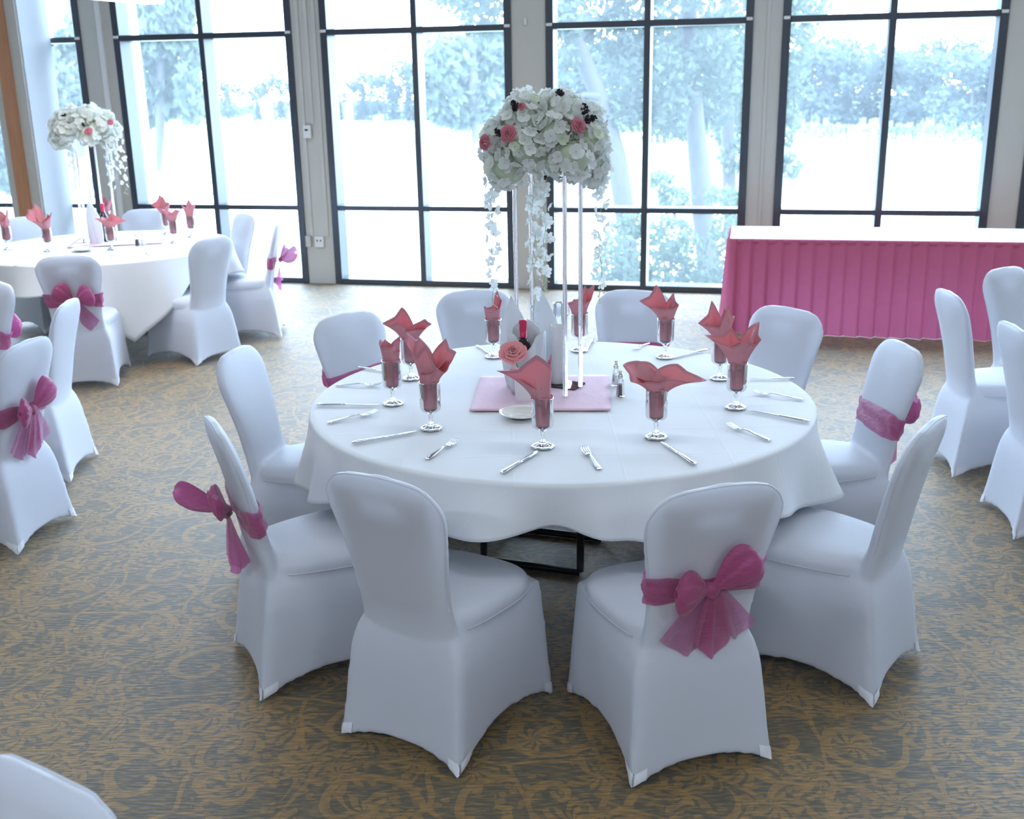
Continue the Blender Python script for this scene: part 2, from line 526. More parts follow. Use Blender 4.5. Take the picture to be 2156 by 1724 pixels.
b = MB()
_q = [wp(s, d, z) for z in (-0.12, 0.0) for s, d in ((ROOM_S0, ROOM_D0), (ROOM_S1, ROOM_D0), (ROOM_S1, 0.1), (ROOM_S0, 0.1))]
b.add(_q, [(0, 3, 2, 1), (4, 5, 6, 7), (0, 1, 5, 4), (1, 2, 6, 5), (2, 3, 7, 6), (3, 0, 4, 7)])
floor = b.build('floor', M['carpet'], None, False)
floor['kind'] = 'structure'
b = MB(); b.box(ROOM_S0, ROOM_S1, ROOM_D0, 0.3, CEIL, CEIL + 0.15)
wall_obj('ceiling', b, M['ceiling'])
b = MB(); b.box(ROOM_S0 - 0.2, ROOM_S0, ROOM_D0, 0.3, -0.12, CEIL)
wall_obj('wall_left', b, M['wall'])
b = MB(); b.box(ROOM_S1, ROOM_S1 + 0.2, ROOM_D0, 0.3, -0.12, CEIL)
wall_obj('wall_right', b, M['wall'])
b = MB(); b.box(ROOM_S0 - 0.2, ROOM_S1 + 0.2, ROOM_D0 - 0.2, ROOM_D0, -0.12, CEIL)
wall_obj('wall_back', b, M['wall'])
# window wall: pillars between the openings and the header above
b = MB()
edges = [ROOM_S0] + [e for w in WIN for e in w] + [ROOM_S1]
for k in range(0, len(edges), 2):
    b.box(edges[k], edges[k + 1], 0.0, 0.24, -0.12, WIN_TOP)
b.box(ROOM_S0, ROOM_S1, 0.0, 0.24, WIN_TOP, CEIL)
wall_obj('wall_front', b, M['pillar'])

# windows: deep dark frames, two bars, one mullion, six panes each
BAR1, BAR2 = 0.765, 2.427
for k, (s0, s1) in enumerate(WIN):
    w = link('window_%d' % (k + 1), None)
    w.matrix_world = WALL_M
    w['kind'] = 'structure'
    f0, f1 = -0.018, 0.20
    mid = (s0 + s1) / 2
    def part(name, box, mat=M['frame']):
        m_ = MB(); m_.box(*box)
        o = m_.build(name, mat, w, False)
        bevel(o, 0.003, 1)
        return o
    part('jamb', (s0 - 0.004, s0 + 0.066, f0, f1, 0.0, WIN_TOP))
    part('jamb', (s1 - 0.066, s1 + 0.004, f0, f1, 0.0, WIN_TOP))
    part('mullion', (mid - 0.029, mid + 0.029, f0 + 0.002, f1, 0.05, WIN_TOP))
    part('sill', (s0 + 0.066, s1 - 0.066, f0, f1, 0.0, 0.055))
    part('head', (s0 + 0.066, s1 - 0.066, f0, f1, WIN_TOP - 0.06, WIN_TOP))
    part('cross_bar', (s0 + 0.066, s1 - 0.066, f0 + 0.004, f1, BAR1 - 0.024, BAR1 + 0.024))
    part('cross_bar', (s0 + 0.066, s1 - 0.066, f0 + 0.004, f1, BAR2 - 0.028, BAR2 + 0.028))
    for sx in (s0 + 0.03, s1 - 0.03):
        part('blind_bracket', (sx - 0.027, sx + 0.027, f0 - 0.014, f0, BAR2 - 0.002, BAR2 + 0.024), M['plastic'])
    for (a0, a1) in ((s0 + 0.066, mid - 0.029), (mid + 0.029, s1 - 0.066)):
        for (z0, z1) in ((0.055, BAR1 - 0.024), (BAR1 + 0.024, BAR2 - 0.028), (BAR2 + 0.028, WIN_TOP - 0.06)):
            m_ = MB()
            m_.add([(a0, 0.165, z0), (a1, 0.165, z0), (a1, 0.165, z1), (a0, 0.165, z1)], [(0, 1, 2, 3)])
            m_.build('pane', M['pane'], w, False)

# wall fittings on the pillar between the second and third window
ps = (-4.565 - 4.262) / 2
for k, (ds, z0) in enumerate(((-0.085, 0.48), (0.005, 1.58), (0.085, 0.48))):
    b = MB(); b.box(ps + ds - 0.02, ps + ds + 0.02, -0.016, 0.0, z0, CEIL - 0.01)
    o = b.build('cable_raceway', M['pillar'], None, False); o.matrix_world = WALL_M; bevel(o, 0.004)
    tag(o, ('grey cable raceway left of three, running up pillar past thermostat', 'grey cable raceway running up from top of the white thermostat',
            'grey cable raceway right of three, rising from the double outlet')[k], 'raceway', 'raceways on the pillar')
s_, z_ = on_wall(650, 277)
t = thing('thermostat', 'small white thermostat box with dark display on pillar between windows', 'thermostat')
t.matrix_world = WALL_M @ Matrix.Translation((s_, -0.017, z_))
b = MB(); b.box(-0.040, 0.040, -0.032, 0.0, -0.062, 0.062); bevel(b.build('housing', M['plastic'], t, False), 0.006)
b = MB(); b.box(-0.020, 0.012, -0.0345, -0.031, 0.008, 0.026); b.build('display', M['black'], t, False)
for (u, v, w_, lab) in ((652, 507, 0.055, 'narrow blank beige junction box left of wall outlet on pillar'), (675, 508, 0.095, 'white double power outlet box low on the pillar')):
    s_, z_ = on_wall(u, v)
    t = thing('outlet_box' if w_ > 0.06 else 'junction_box', lab, 'outlet' if w_ > 0.06 else 'junction box')
    t.matrix_world = WALL_M @ Matrix.Translation((s_, -0.001, z_))
    b = MB(); b.box(-w_ / 2, w_ / 2, -0.042, 0.0, -0.056, 0.056); bevel(b.build('housing', M['plastic'] if w_ > 0.06 else M['pillar'], t, False), 0.004)
    if w_ > 0.06:
        for sx in (-0.018, 0.018):
            b = MB(); b.box(sx - 0.006, sx + 0.006, -0.0445, -0.041, 0.004, 0.022); b.build('socket', M['black'], t, False)
# small sensor high on the next pillar
s_, z_ = on_wall(1106, 45)
b = MB(); b.box(-0.013, 0.013, -0.014, -0.001, -0.03, 0.03)
o = b.build('wall_sensor', M['plastic'], None, False); o.matrix_world = WALL_M @ Matrix.Translation((s_, 0, z_)); bevel(o, 0.004)
tag(o, 'tiny white sensor high on pillar above the big flower ball', 'sensor')
# raceway on the pillar behind the second flower stand, seam strip on the pillar left of the skirted table
b = MB(); b.box(-6.64, -6.585, -0.038, -0.002, 0.004, CEIL - 0.01)
o = b.build('cable_raceway', M['plastic'], None, False); o.matrix_world = WALL_M; bevel(o, 0.004)
tag(o, 'white conduit strip on pillar right of the far flower stand', 'raceway')
b = MB(); b.box(-0.095, -0.062, -0.008, 0.0, 0.02, CEIL - 0.01)
o = b.build('cover_strip', M['pillar'], None, False); o.matrix_world = WALL_M; bevel(o, 0.003)
tag(o, 'narrow grey cover strip up the pillar beside the skirted table', 'strip')

# big column at the left edge with a timber face
t = thing('column', 'grey column with warm timber strip and pale side panel at left edge', 'column')
t.matrix_world = WALL_M
b = MB(); b.box(-7.53, -7.19, -0.52, -0.03, 0.0, CEIL); b.build('core', M['pillar'], t, False)
b = MB(); b.box(-7.1895, -7.175, -0.50, -0.035, 0.0, CEIL); b.build('side_panel', M['panel'], t, False)
b = MB(); b.box(-7.44, -7.30, -0.548, -0.521, 0.0, CEIL); b.build('timber_strip', M['timber'], t, False)

# linear lamps: one hangs in view, the unseen ceiling ones are added as fill
lamp_glow = emit_mat('lamp_diffuser', (1.0, 0.97, 0.92), 3.0)


def pendant_or_fill_lamp(s, d, z, length, along, power, label, colr=(0.97, 0.97, 1.0)):
    t = thing('pendant_lamp' if z < CEIL - 0.3 else 'pendant_or_fill_lamp', label, 'lamp', group='linear lamps of the room')
    t.matrix_world = WALL_M @ Matrix.Translation((s, d, z)) @ Matrix.Rotation(along, 4, 'Z')
    b = MB(); b.box(-length / 2, length / 2, -0.09, 0.09, 0.02, 0.07); bevel(b.build('housing', M['plastic'], t, False), 0.008)
    b = MB(); b.box(-length / 2 + 0.01, length / 2 - 0.01, -0.08, 0.08, 0.0, 0.0195); bevel(b.build('diffuser', lamp_glow, t, False), 0.006)
    if z < CEIL - 0.3:
        for sx in (-length * 0.4, length * 0.4):
            b = MB(); b.tube([(sx, 0, 0.07), (sx, 0, CEIL - z)], 0.004, 6); b.build('cable', M['blackmetal'], t)
    L_ = bpy.data.lights.new('lamp_light', 'AREA'); L_.shape = 'RECTANGLE'; L_.size, L_.size_y = length, 0.16
    L_.energy = power; L_.color = colr
    lo = bpy.data.objects.new('lamp_light', L_); col.objects.link(lo); lo.parent = t; lo.location = (0, 0, -0.012)
    return t


FILL_W = 20.0  # power of the unseen ceiling lamps added to brighten the room
for k, (s, d) in enumerate(((-4.5, -3.0), (0.0, -3.0), (4.5, -3.0), (-4.5, -6.5), (0.0, -6.5), (4.5, -6.5), (-4.5, -13.0), (0.0, -13.0), (4.5, -13.0))):
    pendant_or_fill_lamp(s, d, CEIL - 0.08, 2.4, 0.0, FILL_W * (5.0 if d < -10 else 0.8), 'unseen linear fill lamp added above the picture', (0.78, 0.88, 1.0))

# ------------------------------------------------------------------ outside: lake, banks, trees
rng = np.random.default_rng(5)
LAKE_Z = -6.0


def fast_mesh(name, verts, faces4, mats, smooth=False, mi=None):
    """big meshes from numpy arrays of quads"""
    me = bpy.data.meshes.new(name)
    nv, nf = len(verts), len(faces4)
    me.vertices.add(nv); me.vertices.foreach_set('co', np.asarray(verts, np.float32).ravel())
    me.loops.add(nf * 4); me.loops.foreach_set('vertex_index', np.asarray(faces4, np.int32).ravel())
    me.polygons.add(nf); me.polygons.foreach_set('loop_start', np.arange(0, nf * 4, 4, dtype=np.int32))
    me.polygons.foreach_set('loop_total', np.full(nf, 4, np.int32))
    for m_ in (mats if isinstance(mats, (list, tuple)) else [mats]): me.materials.append(m_)
    me.update(); me.validate()
    return me


def leaf_cloud(name, centres, radii, n, size, mat, seed=0, hang=0.0):
    """n bent diamond leaves spread over the shells of a set of blobs"""
    r = np.random.default_rng(seed)
    centres = np.asarray(centres, float); radii = np.asarray(radii, float)
    if radii.ndim == 1: radii = np.repeat(radii[:, None], 3, 1)
    w = radii.prod(1) ** (2 / 3); k = r.choice(len(centres), n, p=w / w.sum())
    d = r.normal(size=(n, 3)); d /= np.linalg.norm(d, axis=1)[:, None]
    rad = (0.35 + 0.65 * r.random(n) ** 0.5)[:, None]
    p = centres[k] + d * rad * radii[k]
    u = r.normal(size=(n, 3)); u[:, 2] -= hang; u /= np.linalg.norm(u, axis=1)[:, None]
    v = np.cross(u, r.normal(size=(n, 3))); v /= np.linalg.norm(v, axis=1)[:, None]
    s = size * (0.6 + 0.8 * r.random(n))[:, None]
    nn = np.cross(u, v)
    V = np.stack([p - u * s, p + v * s * 0.5 + nn * s * 0.12, p + u * s, p - v * s * 0.5 + nn * s * 0.12], 1).reshape(-1, 3)
    Fc = np.arange(4 * n).reshape(n, 4)
    return fast_mesh(name, V, Fc, mat)


b = MB()
nx, ny = 50, 34
pts = []
for i in range(nx):
    for j in range(ny):
        x = -320 + 640 * i / (nx - 1); y = -2 + 420 * (j / (ny - 1)) ** 1.5
        pts.append((x, y, 0))
b.grid(pts, nx, ny)
lake = b.build('lake', M['water'], None, True, loc=(0, 26, LAKE_Z)); tag(lake, 'calm overexposed lake beyond the windows', 'lake', kind='structure')
# bank falling from the building to the water
b = MB(); pts = []
for i in range(60):
    for j in range(16):
        s = -60 + 120 * i / 59; t_ = j / 15
        d = 0.3 + 24 * t_
        z = -1.3 - 5.1 * (1 - (1 - t_) ** 2.2) + 0.15 * math.sin(s * 0.9 + d)
        pts.append(tuple(wp(s, d, z)))
b.grid(pts, 60, 16)
o = b.build('ground', M['grass'], None, True); o['kind'] = 'structure'
# far shore land: the shore runs away from us towards the left
def shore_at(px):
    """distance ahead of the shore seen in pixel column px"""
    y = 182.0 / (1 + 0.8 * (px - 1078) / FPX)
    return y + 2.5 * math.sin(px * 0.011) + 1.5 * math.sin(px * 0.037)


b = MB(); pts = []
for i in range(90):
    px = -420 + 3000 * i / 89
    for j in range(8):
        y = shore_at(px) + 22 * j
        pts.append(((px - 1078) / FPX * y, y, LAKE_Z - 0.3 + 0.5 * min(j, 2) + 0.4 * max(0, j - 2)))
b.grid(pts, 90, 8)
o = b.build('far_shore', M['grass'], None, True); o['kind'] = 'structure'


# far trees: three crown shapes shared by many trees
def crown_broad(seed):
    r = random.Random(seed)
    cs, rs = [], []
    for k in range(9):
        a = r.random() * 6.28; h = 0.25 + 0.65 * r.random()
        rad = 0.30 * math.sin(math.pi * min(0.9, h))
        cs.append((math.cos(a) * rad, math.sin(a) * rad, h)); rs.append((0.17 + 0.06 * r.random(),) * 2 + (0.14,))
    return leaf_cloud('crown', cs, rs, 1100, 0.035, M['farleaf'], seed)


def crown_conifer(seed):
    cs, rs = [], []
    for k in range(14):
        h = 0.12 + 0.86 * k / 13
        cs.append((0, 0, h)); rs.append((0.21 * (1.02 - h) + 0.012, 0.21 * (1.02 - h) + 0.012, 0.035))
    return leaf_cloud('crown', cs, rs, 900, 0.03, M['conifer'], seed)


crowns = [crown_broad(1), crown_broad(2), crown_broad(3), crown_conifer(4), crown_conifer(5)]
bt = MB(); bt.tube([(0, 0, -0.02), (0.005, 0, 0.5), (0, 0, 0.85)], [0.022, 0.016, 0.006], 6)
trunk_me = bt.mesh('trunk', M['bark'])
rr = random.Random(11)


def far_tree(x, y, h, kind, z0, px):
    where = ('in the narrow window at far left' if px < 230 else 'through the window behind the far table' if px < 645 else 'through the window left of near flower ball' if px < 1095
             else 'through the window behind the leaning trunk' if px < 1600 else 'through the window above the skirted table')
    lab = ('pale broadleaf tree on far shore ' if kind < 3 else 'slender pale conifer on far shore ') + where
    t = thing('broadleaf_tree' if kind < 3 else 'conifer_tree', lab, 'tree', (x, y, z0), rr.random() * 6.28, 'trees on the far shore')
    t.scale = (h * (1.15 if kind < 3 else 1.0), h * (1.15 if kind < 3 else 1.0), h)
    link('crown', crowns[kind], t)['kind'] = 'stuff'
    link('trunk', trunk_me, t)


# heights of the wood read off the photograph: (pixel x, pixel y of the tree tops)
tops = [(0, 60), (130, 80), (200, 140), (430, 170), (470, 150), (520, 165), (560, 190), (575, 140), (610, 200), (700, 190), (740, 140), (800, 150), (850, 130), (900, 90), (960, 60), (1040, 40), (1150, 60), (1300, 70),
        (1450, 60), (1600, 70), (1690, 85), (1760, 60), (1830, 95), (1880, 70), (1950, 85), (2020, 65), (2080, 100), (2130, 60)]
for k in range(96):
    px = -60 + 2300 * (k % 48) / 47 + rr.uniform(-22, 22)
    row = k // 48
    y = shore_at(px) + 6 + 13 * row + rr.uniform(-3, 3)
    P = at_y(px, interp(px, [a for a, _ in tops], [c for _, c in tops]) + rr.uniform(-6, 26) + 16 * (1 - row), y)
    zb = LAKE_Z + 0.4 + 0.4 * row
    h = max(4.5, P.z - zb)
    con = rr.random() < (0.45 if px < 900 else 0.22)
    far_tree(P.x, y, h, rr.choice((3, 4)) if con else rr.choice((0, 1, 2)), zb, px)
# reeds along the far shore
cs, rs = [], []
for k in range(150):
    px = -60 + 2300 * k / 149; y = shore_at(px) + 1.0 + rr.uniform(-0.5, 1.5)
    cs.append(((px - 1078) / FPX * y, y, LAKE_Z + 0.7)); rs.append((1.3, 0.8, 0.7 + 0.5 * rr.random()))
o = link('shore_reeds', leaf_cloud('shore_reeds', cs, rs, 9000, 0.30, M['reed'], 9, hang=1.5))
tag(o, 'pale green reeds along the far shore of the lake', 'reeds', kind='stuff')

# the grassy point with its tree seen through the window behind the far table
P = at(385, 372, LAKE_Z + 0.4)
b = MB(); pts = []
for i in range(24):
    for j in range(10):
        a = 2 * math.pi * i / 24; r_ = j / 9
        pts.append((P.x - 14 + 16.5 * r_ * math.cos(a), P.y + 9 * r_ * math.sin(a), LAKE_Z + 0.6 * (1 - r_ ** 2) - 0.1))
b.grid(pts, 24, 10, cu=True)
o = b.build('grassy_point', M['grass'], None, True); tag(o, 'low grassy point of land reaching into the lake at left', 'land', kind='structure')
P = at(390, 408, LAKE_Z + 0.5)
t = thing('boat_dock', 'pale wooden dock on the lake below the grassy point', 'dock', (P.x, P.y, LAKE_Z + 0.5), 0.05)
for k in range(14):
    b = MB(); b.box(-7 + k * 0.72, -7 + k * 0.72 + 0.66, -0.9, 0.9, -0.08, 0.0); b.build('plank', M['dock'], t, False)
for sx in (-6.5, -2, 2.6):
    b = MB(); b.tube([(sx, -0.85, -1.5), (sx, -0.85, 0.5)], 0.1, 8); b.build('post', M['dock'], t)


def near_tree(name, label, trunk_px, depth, radii, branches, blobs, nleaf, leaf, seed, mat=None, hang=0.3, group='trees outside the windows'):
    """trunk_px: pixel path of the trunk at the given distance; blobs: (px, py, rx_px, ry_px)"""
    base = at_y(trunk_px[-1][0], trunk_px[-1][1], depth)
    t = thing(name, label, 'tree', base, 0, group)
    path = [at_y(u, v, depth) - base for u, v in trunk_px][::-1]
    b = MB()
    fine, rad = [], []
    for k in range(len(path) - 1):
        for j in range(4):
            f = j / 4
            fine.append(path[k].lerp(path[k + 1], f)); rad.append(radii[k] * (1 - f) + radii[k + 1] * f)
    fine.append(path[-1]); rad.append(radii[-1])
    b.tube(fine, rad, 10)
    b.build('trunk', M['bark'], t)
    for br in branches:
        b = MB()
        pp = [at_y(u, v, depth + dy) - base for u, v, dy in br]
        b.tube(pp, [0.09 * (1 - 0.8 * k / (len(pp) - 1)) for k in range(len(pp))], 6)
        b.build('branch', M['bark'], t)
    cs, rs = [], []
    r = random.Random(seed)
    sc = depth / FPX
    for (u, v, rx, ry) in blobs:
        p = at_y(u, v, depth + r.uniform(-1.2, 1.2)) - base
        cs.append(tuple(p)); rs.append((rx * sc, max(rx, ry) * sc * 0.9, ry * sc))
    link('foliage', leaf_cloud('foliage', cs, rs, nleaf, leaf, mat or M['leaf'], seed, hang), t)['kind'] = 'stuff'
    return t


near_tree('lakeside_tree', 'leaning curved tree trunk seen through window just right of flower ball',
          [(1150, -240), (1188, -40), (1203, 70), (1240, 150), (1272, 235), (1297, 330), (1315, 440), (1328, 620)], 20.0,
          [0.20, 0.185, 0.18, 0.165, 0.15, 0.14, 0.12, 0.08],
          [[(1272, 205, 0), (1235, 200, -0.3), (1190, 205, -0.4)], [(1210, 90, 0), (1290, 20, 0.6), (1360, -60, 0.8)], [(1200, 60, 0), (1120, -30, 0.4), (1040, -90, 0.6)]],
          [(1180, 20, 70, 60), (1290, 60, 80, 60), (1320, 150, 60, 70), (1230, -60, 120, 60), (1180, 110, 40, 60), (1330, 30, 60, 70), (1010, 20, 50, 70), (1050, -40, 80, 70), (1310, 240, 50, 40), (960, -30, 60, 50), (1190, 190, 30, 30)],
          4200, 0.085, 21)
near_tree('lakeside_tree', 'upright tree trunk centred in right half of window behind goblets',
          [(1440, -260), (1447, -60), (1455, 120), (1463, 250), (1472, 350), (1480, 450), (1496, 610)], 21.0,
          [0.22, 0.205, 0.19, 0.17, 0.155, 0.14, 0.10],
          [[(1452, 110, 0), (1500, 60, 0.5), (1560, 0, 0.8)], [(1460, 220, 0), (1400, 190, 0.4), (1350, 180, 0.6)]],
          [(1430, 60, 80, 70), (1520, 100, 60, 80), (1410, 180, 60, 70), (1500, 210, 60, 60), (1390, 250, 50, 50), (1460, -60, 140, 70), (1480, 130, 90, 90), (1380, 110, 50, 60), (1440, 260, 60, 40)],
          5200, 0.085, 22)
near_tree('lakeside_tree', 'leaf-covered slim tree trunk at right edge of window beside skirted table',
          [(1525, -250), (1528, -60), (1531, 120), (1532, 250), (1534, 350), (1538, 450), (1545, 610)], 23.0,
          [0.14, 0.14, 0.135, 0.13, 0.12, 0.11, 0.08], [],
          [(1540, 60, 50, 80), (1550, 170, 40, 70), (1535, 260, 40, 60), (1670, 90, 40, 60), (1660, 170, 40, 60), (1650, 260, 36, 50), (1665, 40, 60, 50), (1660, 350, 30, 30), (1640, -40, 70, 60), (1545, 330, 30, 40), (1700, 10, 50, 30)],
          3600, 0.085, 23)
near_tree('lakeside_tree', 'broad tree with drooping leaves through window behind the thermostat pillar',
          [(980, -200), (985, -60), (990, 90), (1000, 220), (1003, 300)], 60.0, [0.22, 0.3, 0.28, 0.25, 0.15], [],
          [(960, 130, 60, 50), (1010, 200, 55, 50), (930, 210, 45, 45), (1030, 110, 40, 60), (900, 170, 30, 40), (970, 240, 60, 30)],
          2600, 0.30, 24)
near_tree('willow_tree', 'drooping willow on the lakeshore through window above far table',
          [(330, -80), (335, 60), (338, 200), (337, 280), (334, 362)], 62.0, [0.16, 0.24, 0.28, 0.30, 0.34],
          [[(337, 150, 0), (370, 90, 1), (400, 70, 1)]],
          [(345, 60, 55, 60), (385, 120, 40, 60), (320, 130, 30, 70), (400, 200, 24, 60), (350, 190, 40, 60), (330, 20, 60, 50), (375, 10, 40, 50), (315, 230, 18, 40)],
          3800, 0.34, 25, hang=1.6)
near_tree('lakeside_tree', 'pale bushy tree behind the far flower stand in narrow window',
          [(150, -60), (155, 100), (160, 250), (162, 330)], 55.0, [0.4, 0.35, 0.3, 0.2], [],
          [(160, 120, 50, 60), (190, 200, 40, 50), (140, 190, 40, 60), (180, 60, 40, 40), (10, 260, 30, 60), (20, 350, 30, 60), (0, 180, 40, 60)],
          3000, 0.30, 26)
# bushes right outside
for lab, blobs, d, n, sd in (('leafy green shrub outside window, left of the mullion behind goblets', [(1310, 520, 50, 60), (1330, 470, 40, 30), (1280, 560, 40, 40), (1335, 580, 40, 30), (1300, 600, 60, 40)], 17.0, 1500, 31),
                             ('leafy green shrub outside window between mullion and skirted table', [(1410, 500, 50, 50), (1400, 570, 60, 50), (1450, 540, 40, 50), (1420, 420, 40, 30), (1530, 500, 40, 50), (1520, 420, 40, 30), (1540, 570, 50, 40), (1470, 610, 80, 40), (1390, 380, 30, 20)], 17.5, 3000, 32)):
    base = at_y(blobs[0][0], 700, d)
    t = thing('shrub', lab, 'shrub', base, 0, 'shrubs outside the windows')
    r = random.Random(sd); cs, rs = [], []
    for (u, v, rx, ry) in blobs:
        p = at_y(u, v, d + r.uniform(-0.5, 0.5)) - base
        cs.append(tuple(p)); rs.append((rx * d / FPX, rx * d / FPX, ry * d / FPX))
    link('foliage', leaf_cloud('foliage', cs, rs, n, 0.06, M['leaf2'], sd), t)['kind'] = 'stuff'
    b = MB()
    for c_ in cs:
        b.tube([(c_[0] * 0.3, 0, -0.4), Vector(c_) * 0.5 + Vector((0, 0, -0.2)), Vector(c_)], [0.03, 0.02, 0.008], 5)
    b.build('stems', M['bark'], t)
# white post of the terrace roof just outside the second window
s_, _ = on_wall(290, 200, 1.2)
b = MB(); b.box(s_ - 0.06, s_ + 0.06, 1.14, 1.26, -1.6, 4.4)
o = b.build('terrace_post', M['whitepaint'], None, False); o.matrix_world = WALL_M
tag(o, 'white terrace post outside window at left, close to the frame', 'post')

# ------------------------------------------------------------------ banquet chairs in stretch covers
# chair frame of reference: x right, y forward, z up, origin on the floor under the seat
FOOT = {'rr': (0.234, -0.285), 'rl': (-0.234, -0.285), 'fl': (-0.238, 0.278), 'fr': (0.238, 0.278)}


def se(c, n):
    return math.copysign(abs(c) ** (2.0 / n), c)


BACK_Z = [0.34, 0.40, 0.46, 0.52, 0.58, 0.64, 0.70, 0.76, 0.82, 0.86, 0.90]
BACK_W = [0.172, 0.172, 0.169, 0.168, 0.173, 0.181, 0.192, 0.204, 0.212, 0.214, 0.214]


def back_sec(z):
    w = interp(z, BACK_Z, BACK_W)
    y = interp(z, [0.34, 0.44, 0.52, 0.60, 0.72, 0.84, 0.95], [-0.176, -0.192, -0.210, -0.224, -0.251, -0.284, -0.314])
    th = interp(z, [0.34, 0.46, 0.60, 0.80, 0.95], [0.034, 0.033, 0.031, 0.027, 0.022])
    return w, th, y


def back_rings(n=44, grow=0.0):
    R = []
    zc, rad = 0.888, 0.085      # height of the shoulders, corner radius
    zs = list(np.linspace(0.34, zc - rad, 18)) + [zc - rad + rad * math.sin(math.pi / 2 * k / 9) for k in range(1, 10)]
    for z in zs:
        w, th, y = back_sec(z)
        if z > zc - rad:
            q = (z - (zc - rad)) / rad
            w = w - rad + rad * math.sqrt(max(0, 1 - q * q))
            th *= (0.45 + 0.55 * math.sqrt(max(0, 1 - q * q)))
        ring = []
        for k in range(n):
            a = 2 * math.pi * k / n
            x = (w + grow) * se(math.cos(a), 3.2); yy = (th + grow) * se(math.sin(a), 2.4)
            dz = 0.032 * (1 - (x / 0.21) ** 2) * sm(0.70, zc, z)
            ring.append((x, y + yy - dz * 0.3, z + dz))
        R.append(ring)
    return R


# skirt: four corners joined by slightly hollow sides, hem arched between the feet
CORN_Z = [0.0, 0.10, 0.22, 0.32, 0.38, 0.43]
def corner_at(key, z):
    fx, fy = FOOT[key]
    if key[0] == 'r':
        kx = interp(z, CORN_Z, [1.0, 0.955, 0.915, 0.875, 0.80, 0.68]); dy = interp(z, CORN_Z, [0, 0.018, 0.034, 0.050, 0.064, 0.090])
        return Vector((fx * kx, fy + dy, z))
    kx = interp(z, CORN_Z, [1.0, 0.975, 0.945, 0.92, 0.905, 0.89]); dy = interp(z, CORN_Z, [0, -0.012, -0.022, -0.030, -0.036, -0.04])
    return Vector((fx * kx, fy + dy, z))


SIDES = [('rl', 'rr', 0.042), ('rr', 'fr', 0.066), ('fr', 'fl', 0.045), ('fl', 'rl', 0.066)]
NS = 18


def skirt_pt(side, f, z_top, t, inset=0.0):
    """side index, f along the side 0..1, t 0 at the top .. 1 at the hem"""
    a, b_, arch = SIDES[side]
    zh = arch * (1 - abs(2 * f - 1) ** 2.3) + 0.004
    z = z_top * (1 - t) + zh * t
    A, B = corner_at(a, z), corner_at(b_, z)
    p = A.lerp(B, f)
    out = Vector(((B - A).y, -(B - A).x, 0)).normalized()
    hollow = 0.020 * (1 - abs(2 * f - 1) ** 2) * (t ** 1.2)
    p -= out * (hollow + inset)
    # soften the corner so the cloth rounds the leg
    e = min(f, 1 - f) * (B - A).length
    if e < 0.035:
        p -= out * 0.012 * (1 - e / 0.035) ** 2
    p.z = z
    return p


def skirt_ring(z_top, t, inset=0.0):
    r = []
    for s in range(4):
        for k in range(NS):
            r.append(tuple(skirt_pt(s, k / NS, z_top, t, inset)))
    return r


def seat_rings(n=64):
    R = []
    def outline(a, grow):
        c, s_ = math.cos(a), math.sin(a)
        x = (0.210 + grow) * se(c, 3.6); y = (0.222 + grow) * se(s_, 3.6)
        k = 1 - 0.13 * sm(0.10, -0.22, y)         # narrower towards the back
        return x * k, 0.015 + y
    for (z, g) in ((0.395, -0.010), (0.407, 0.000), (0.420, 0.006), (0.436, 0.006), (0.450, 0.000), (0.460, -0.014), (0.467, -0.04), (0.4715, -0.09), (0.473, -0.15), (0.4735, -0.19)):
        R.append([(*outline(2 * math.pi * k / n, g), z + 0.010 * sm(-0.2, 0.1, outline(2 * math.pi * k / n, g)[1]) * (1 if z > 0.43 else 0.3)) for k in range(n)])
    return R


def make_cover():
    b = MB()
    b.rings(back_rings())
    rings = [skirt_ring(0.43, t) for t in np.linspace(0, 1, 22)]
    inner = [skirt_ring(0.43, t, 0.022) for t in np.linspace(1, 0.25, 8)]
    b.rings(rings + inner)
    b.rings(seat_rings())
    me = b.mesh('cover_raw', M['spandex'])
    o = bpy.data.objects.new('cover_raw', me); col.objects.link(o)
    m_ = o.modifiers.new('r', 'REMESH'); m_.mode = 'VOXEL'; m_.voxel_size = 0.0085; m_.use_smooth_shade = True
    m2 = o.modifiers.new('s', 'SMOOTH'); m2.factor = 0.5; m2.iterations = 10
    dg = bpy.context.evaluated_depsgraph_get()
    ev = bpy.data.meshes.new_from_object(o.evaluated_get(dg))
    bpy.data.objects.remove(o, do_unlink=True)
    nv = len(ev.vertices)
    co = np.empty(nv * 3, np.float32); ev.vertices.foreach_get('co', co); co = co.reshape(-1, 3)
    no = np.empty(nv * 3, np.float32); ev.vertices.foreach_get('normal', no); no = no.reshape(-1, 3)
    polys = [tuple(p.vertices) for p in ev.polygons]
    part = {'backrest': [], 'seat': [], 'skirt': []}
    for f in polys:
        c = co[list(f)].mean(0)
        if c[2] > 0.445 and c[1] < -0.145: k = 'backrest'
        elif c[2] > 0.405 and c[1] > -0.20 and (c[2] > 0.418 or no[list(f)].mean(0)[2] > 0.2): k = 'seat'
        else: k = 'skirt'
        part[k].append(f)
    out = {}
    for k, fs in part.items():
        ids = sorted({i for f in fs for i in f}); mp = {i: n for n, i in enumerate(ids)}
        me = bpy.data.meshes.new(k)
        me.from_pydata([tuple(co[i]) for i in ids], [], [tuple(mp[i] for i in f) for f in fs])
        me.materials.append(M['spandex'])
        me.polygons.foreach_set('use_smooth', [True] * len(me.polygons))
        me.normals_split_custom_set_from_vertices([tuple(no[i]) for i in ids])
        me.update()
        out[k] = me
    return out


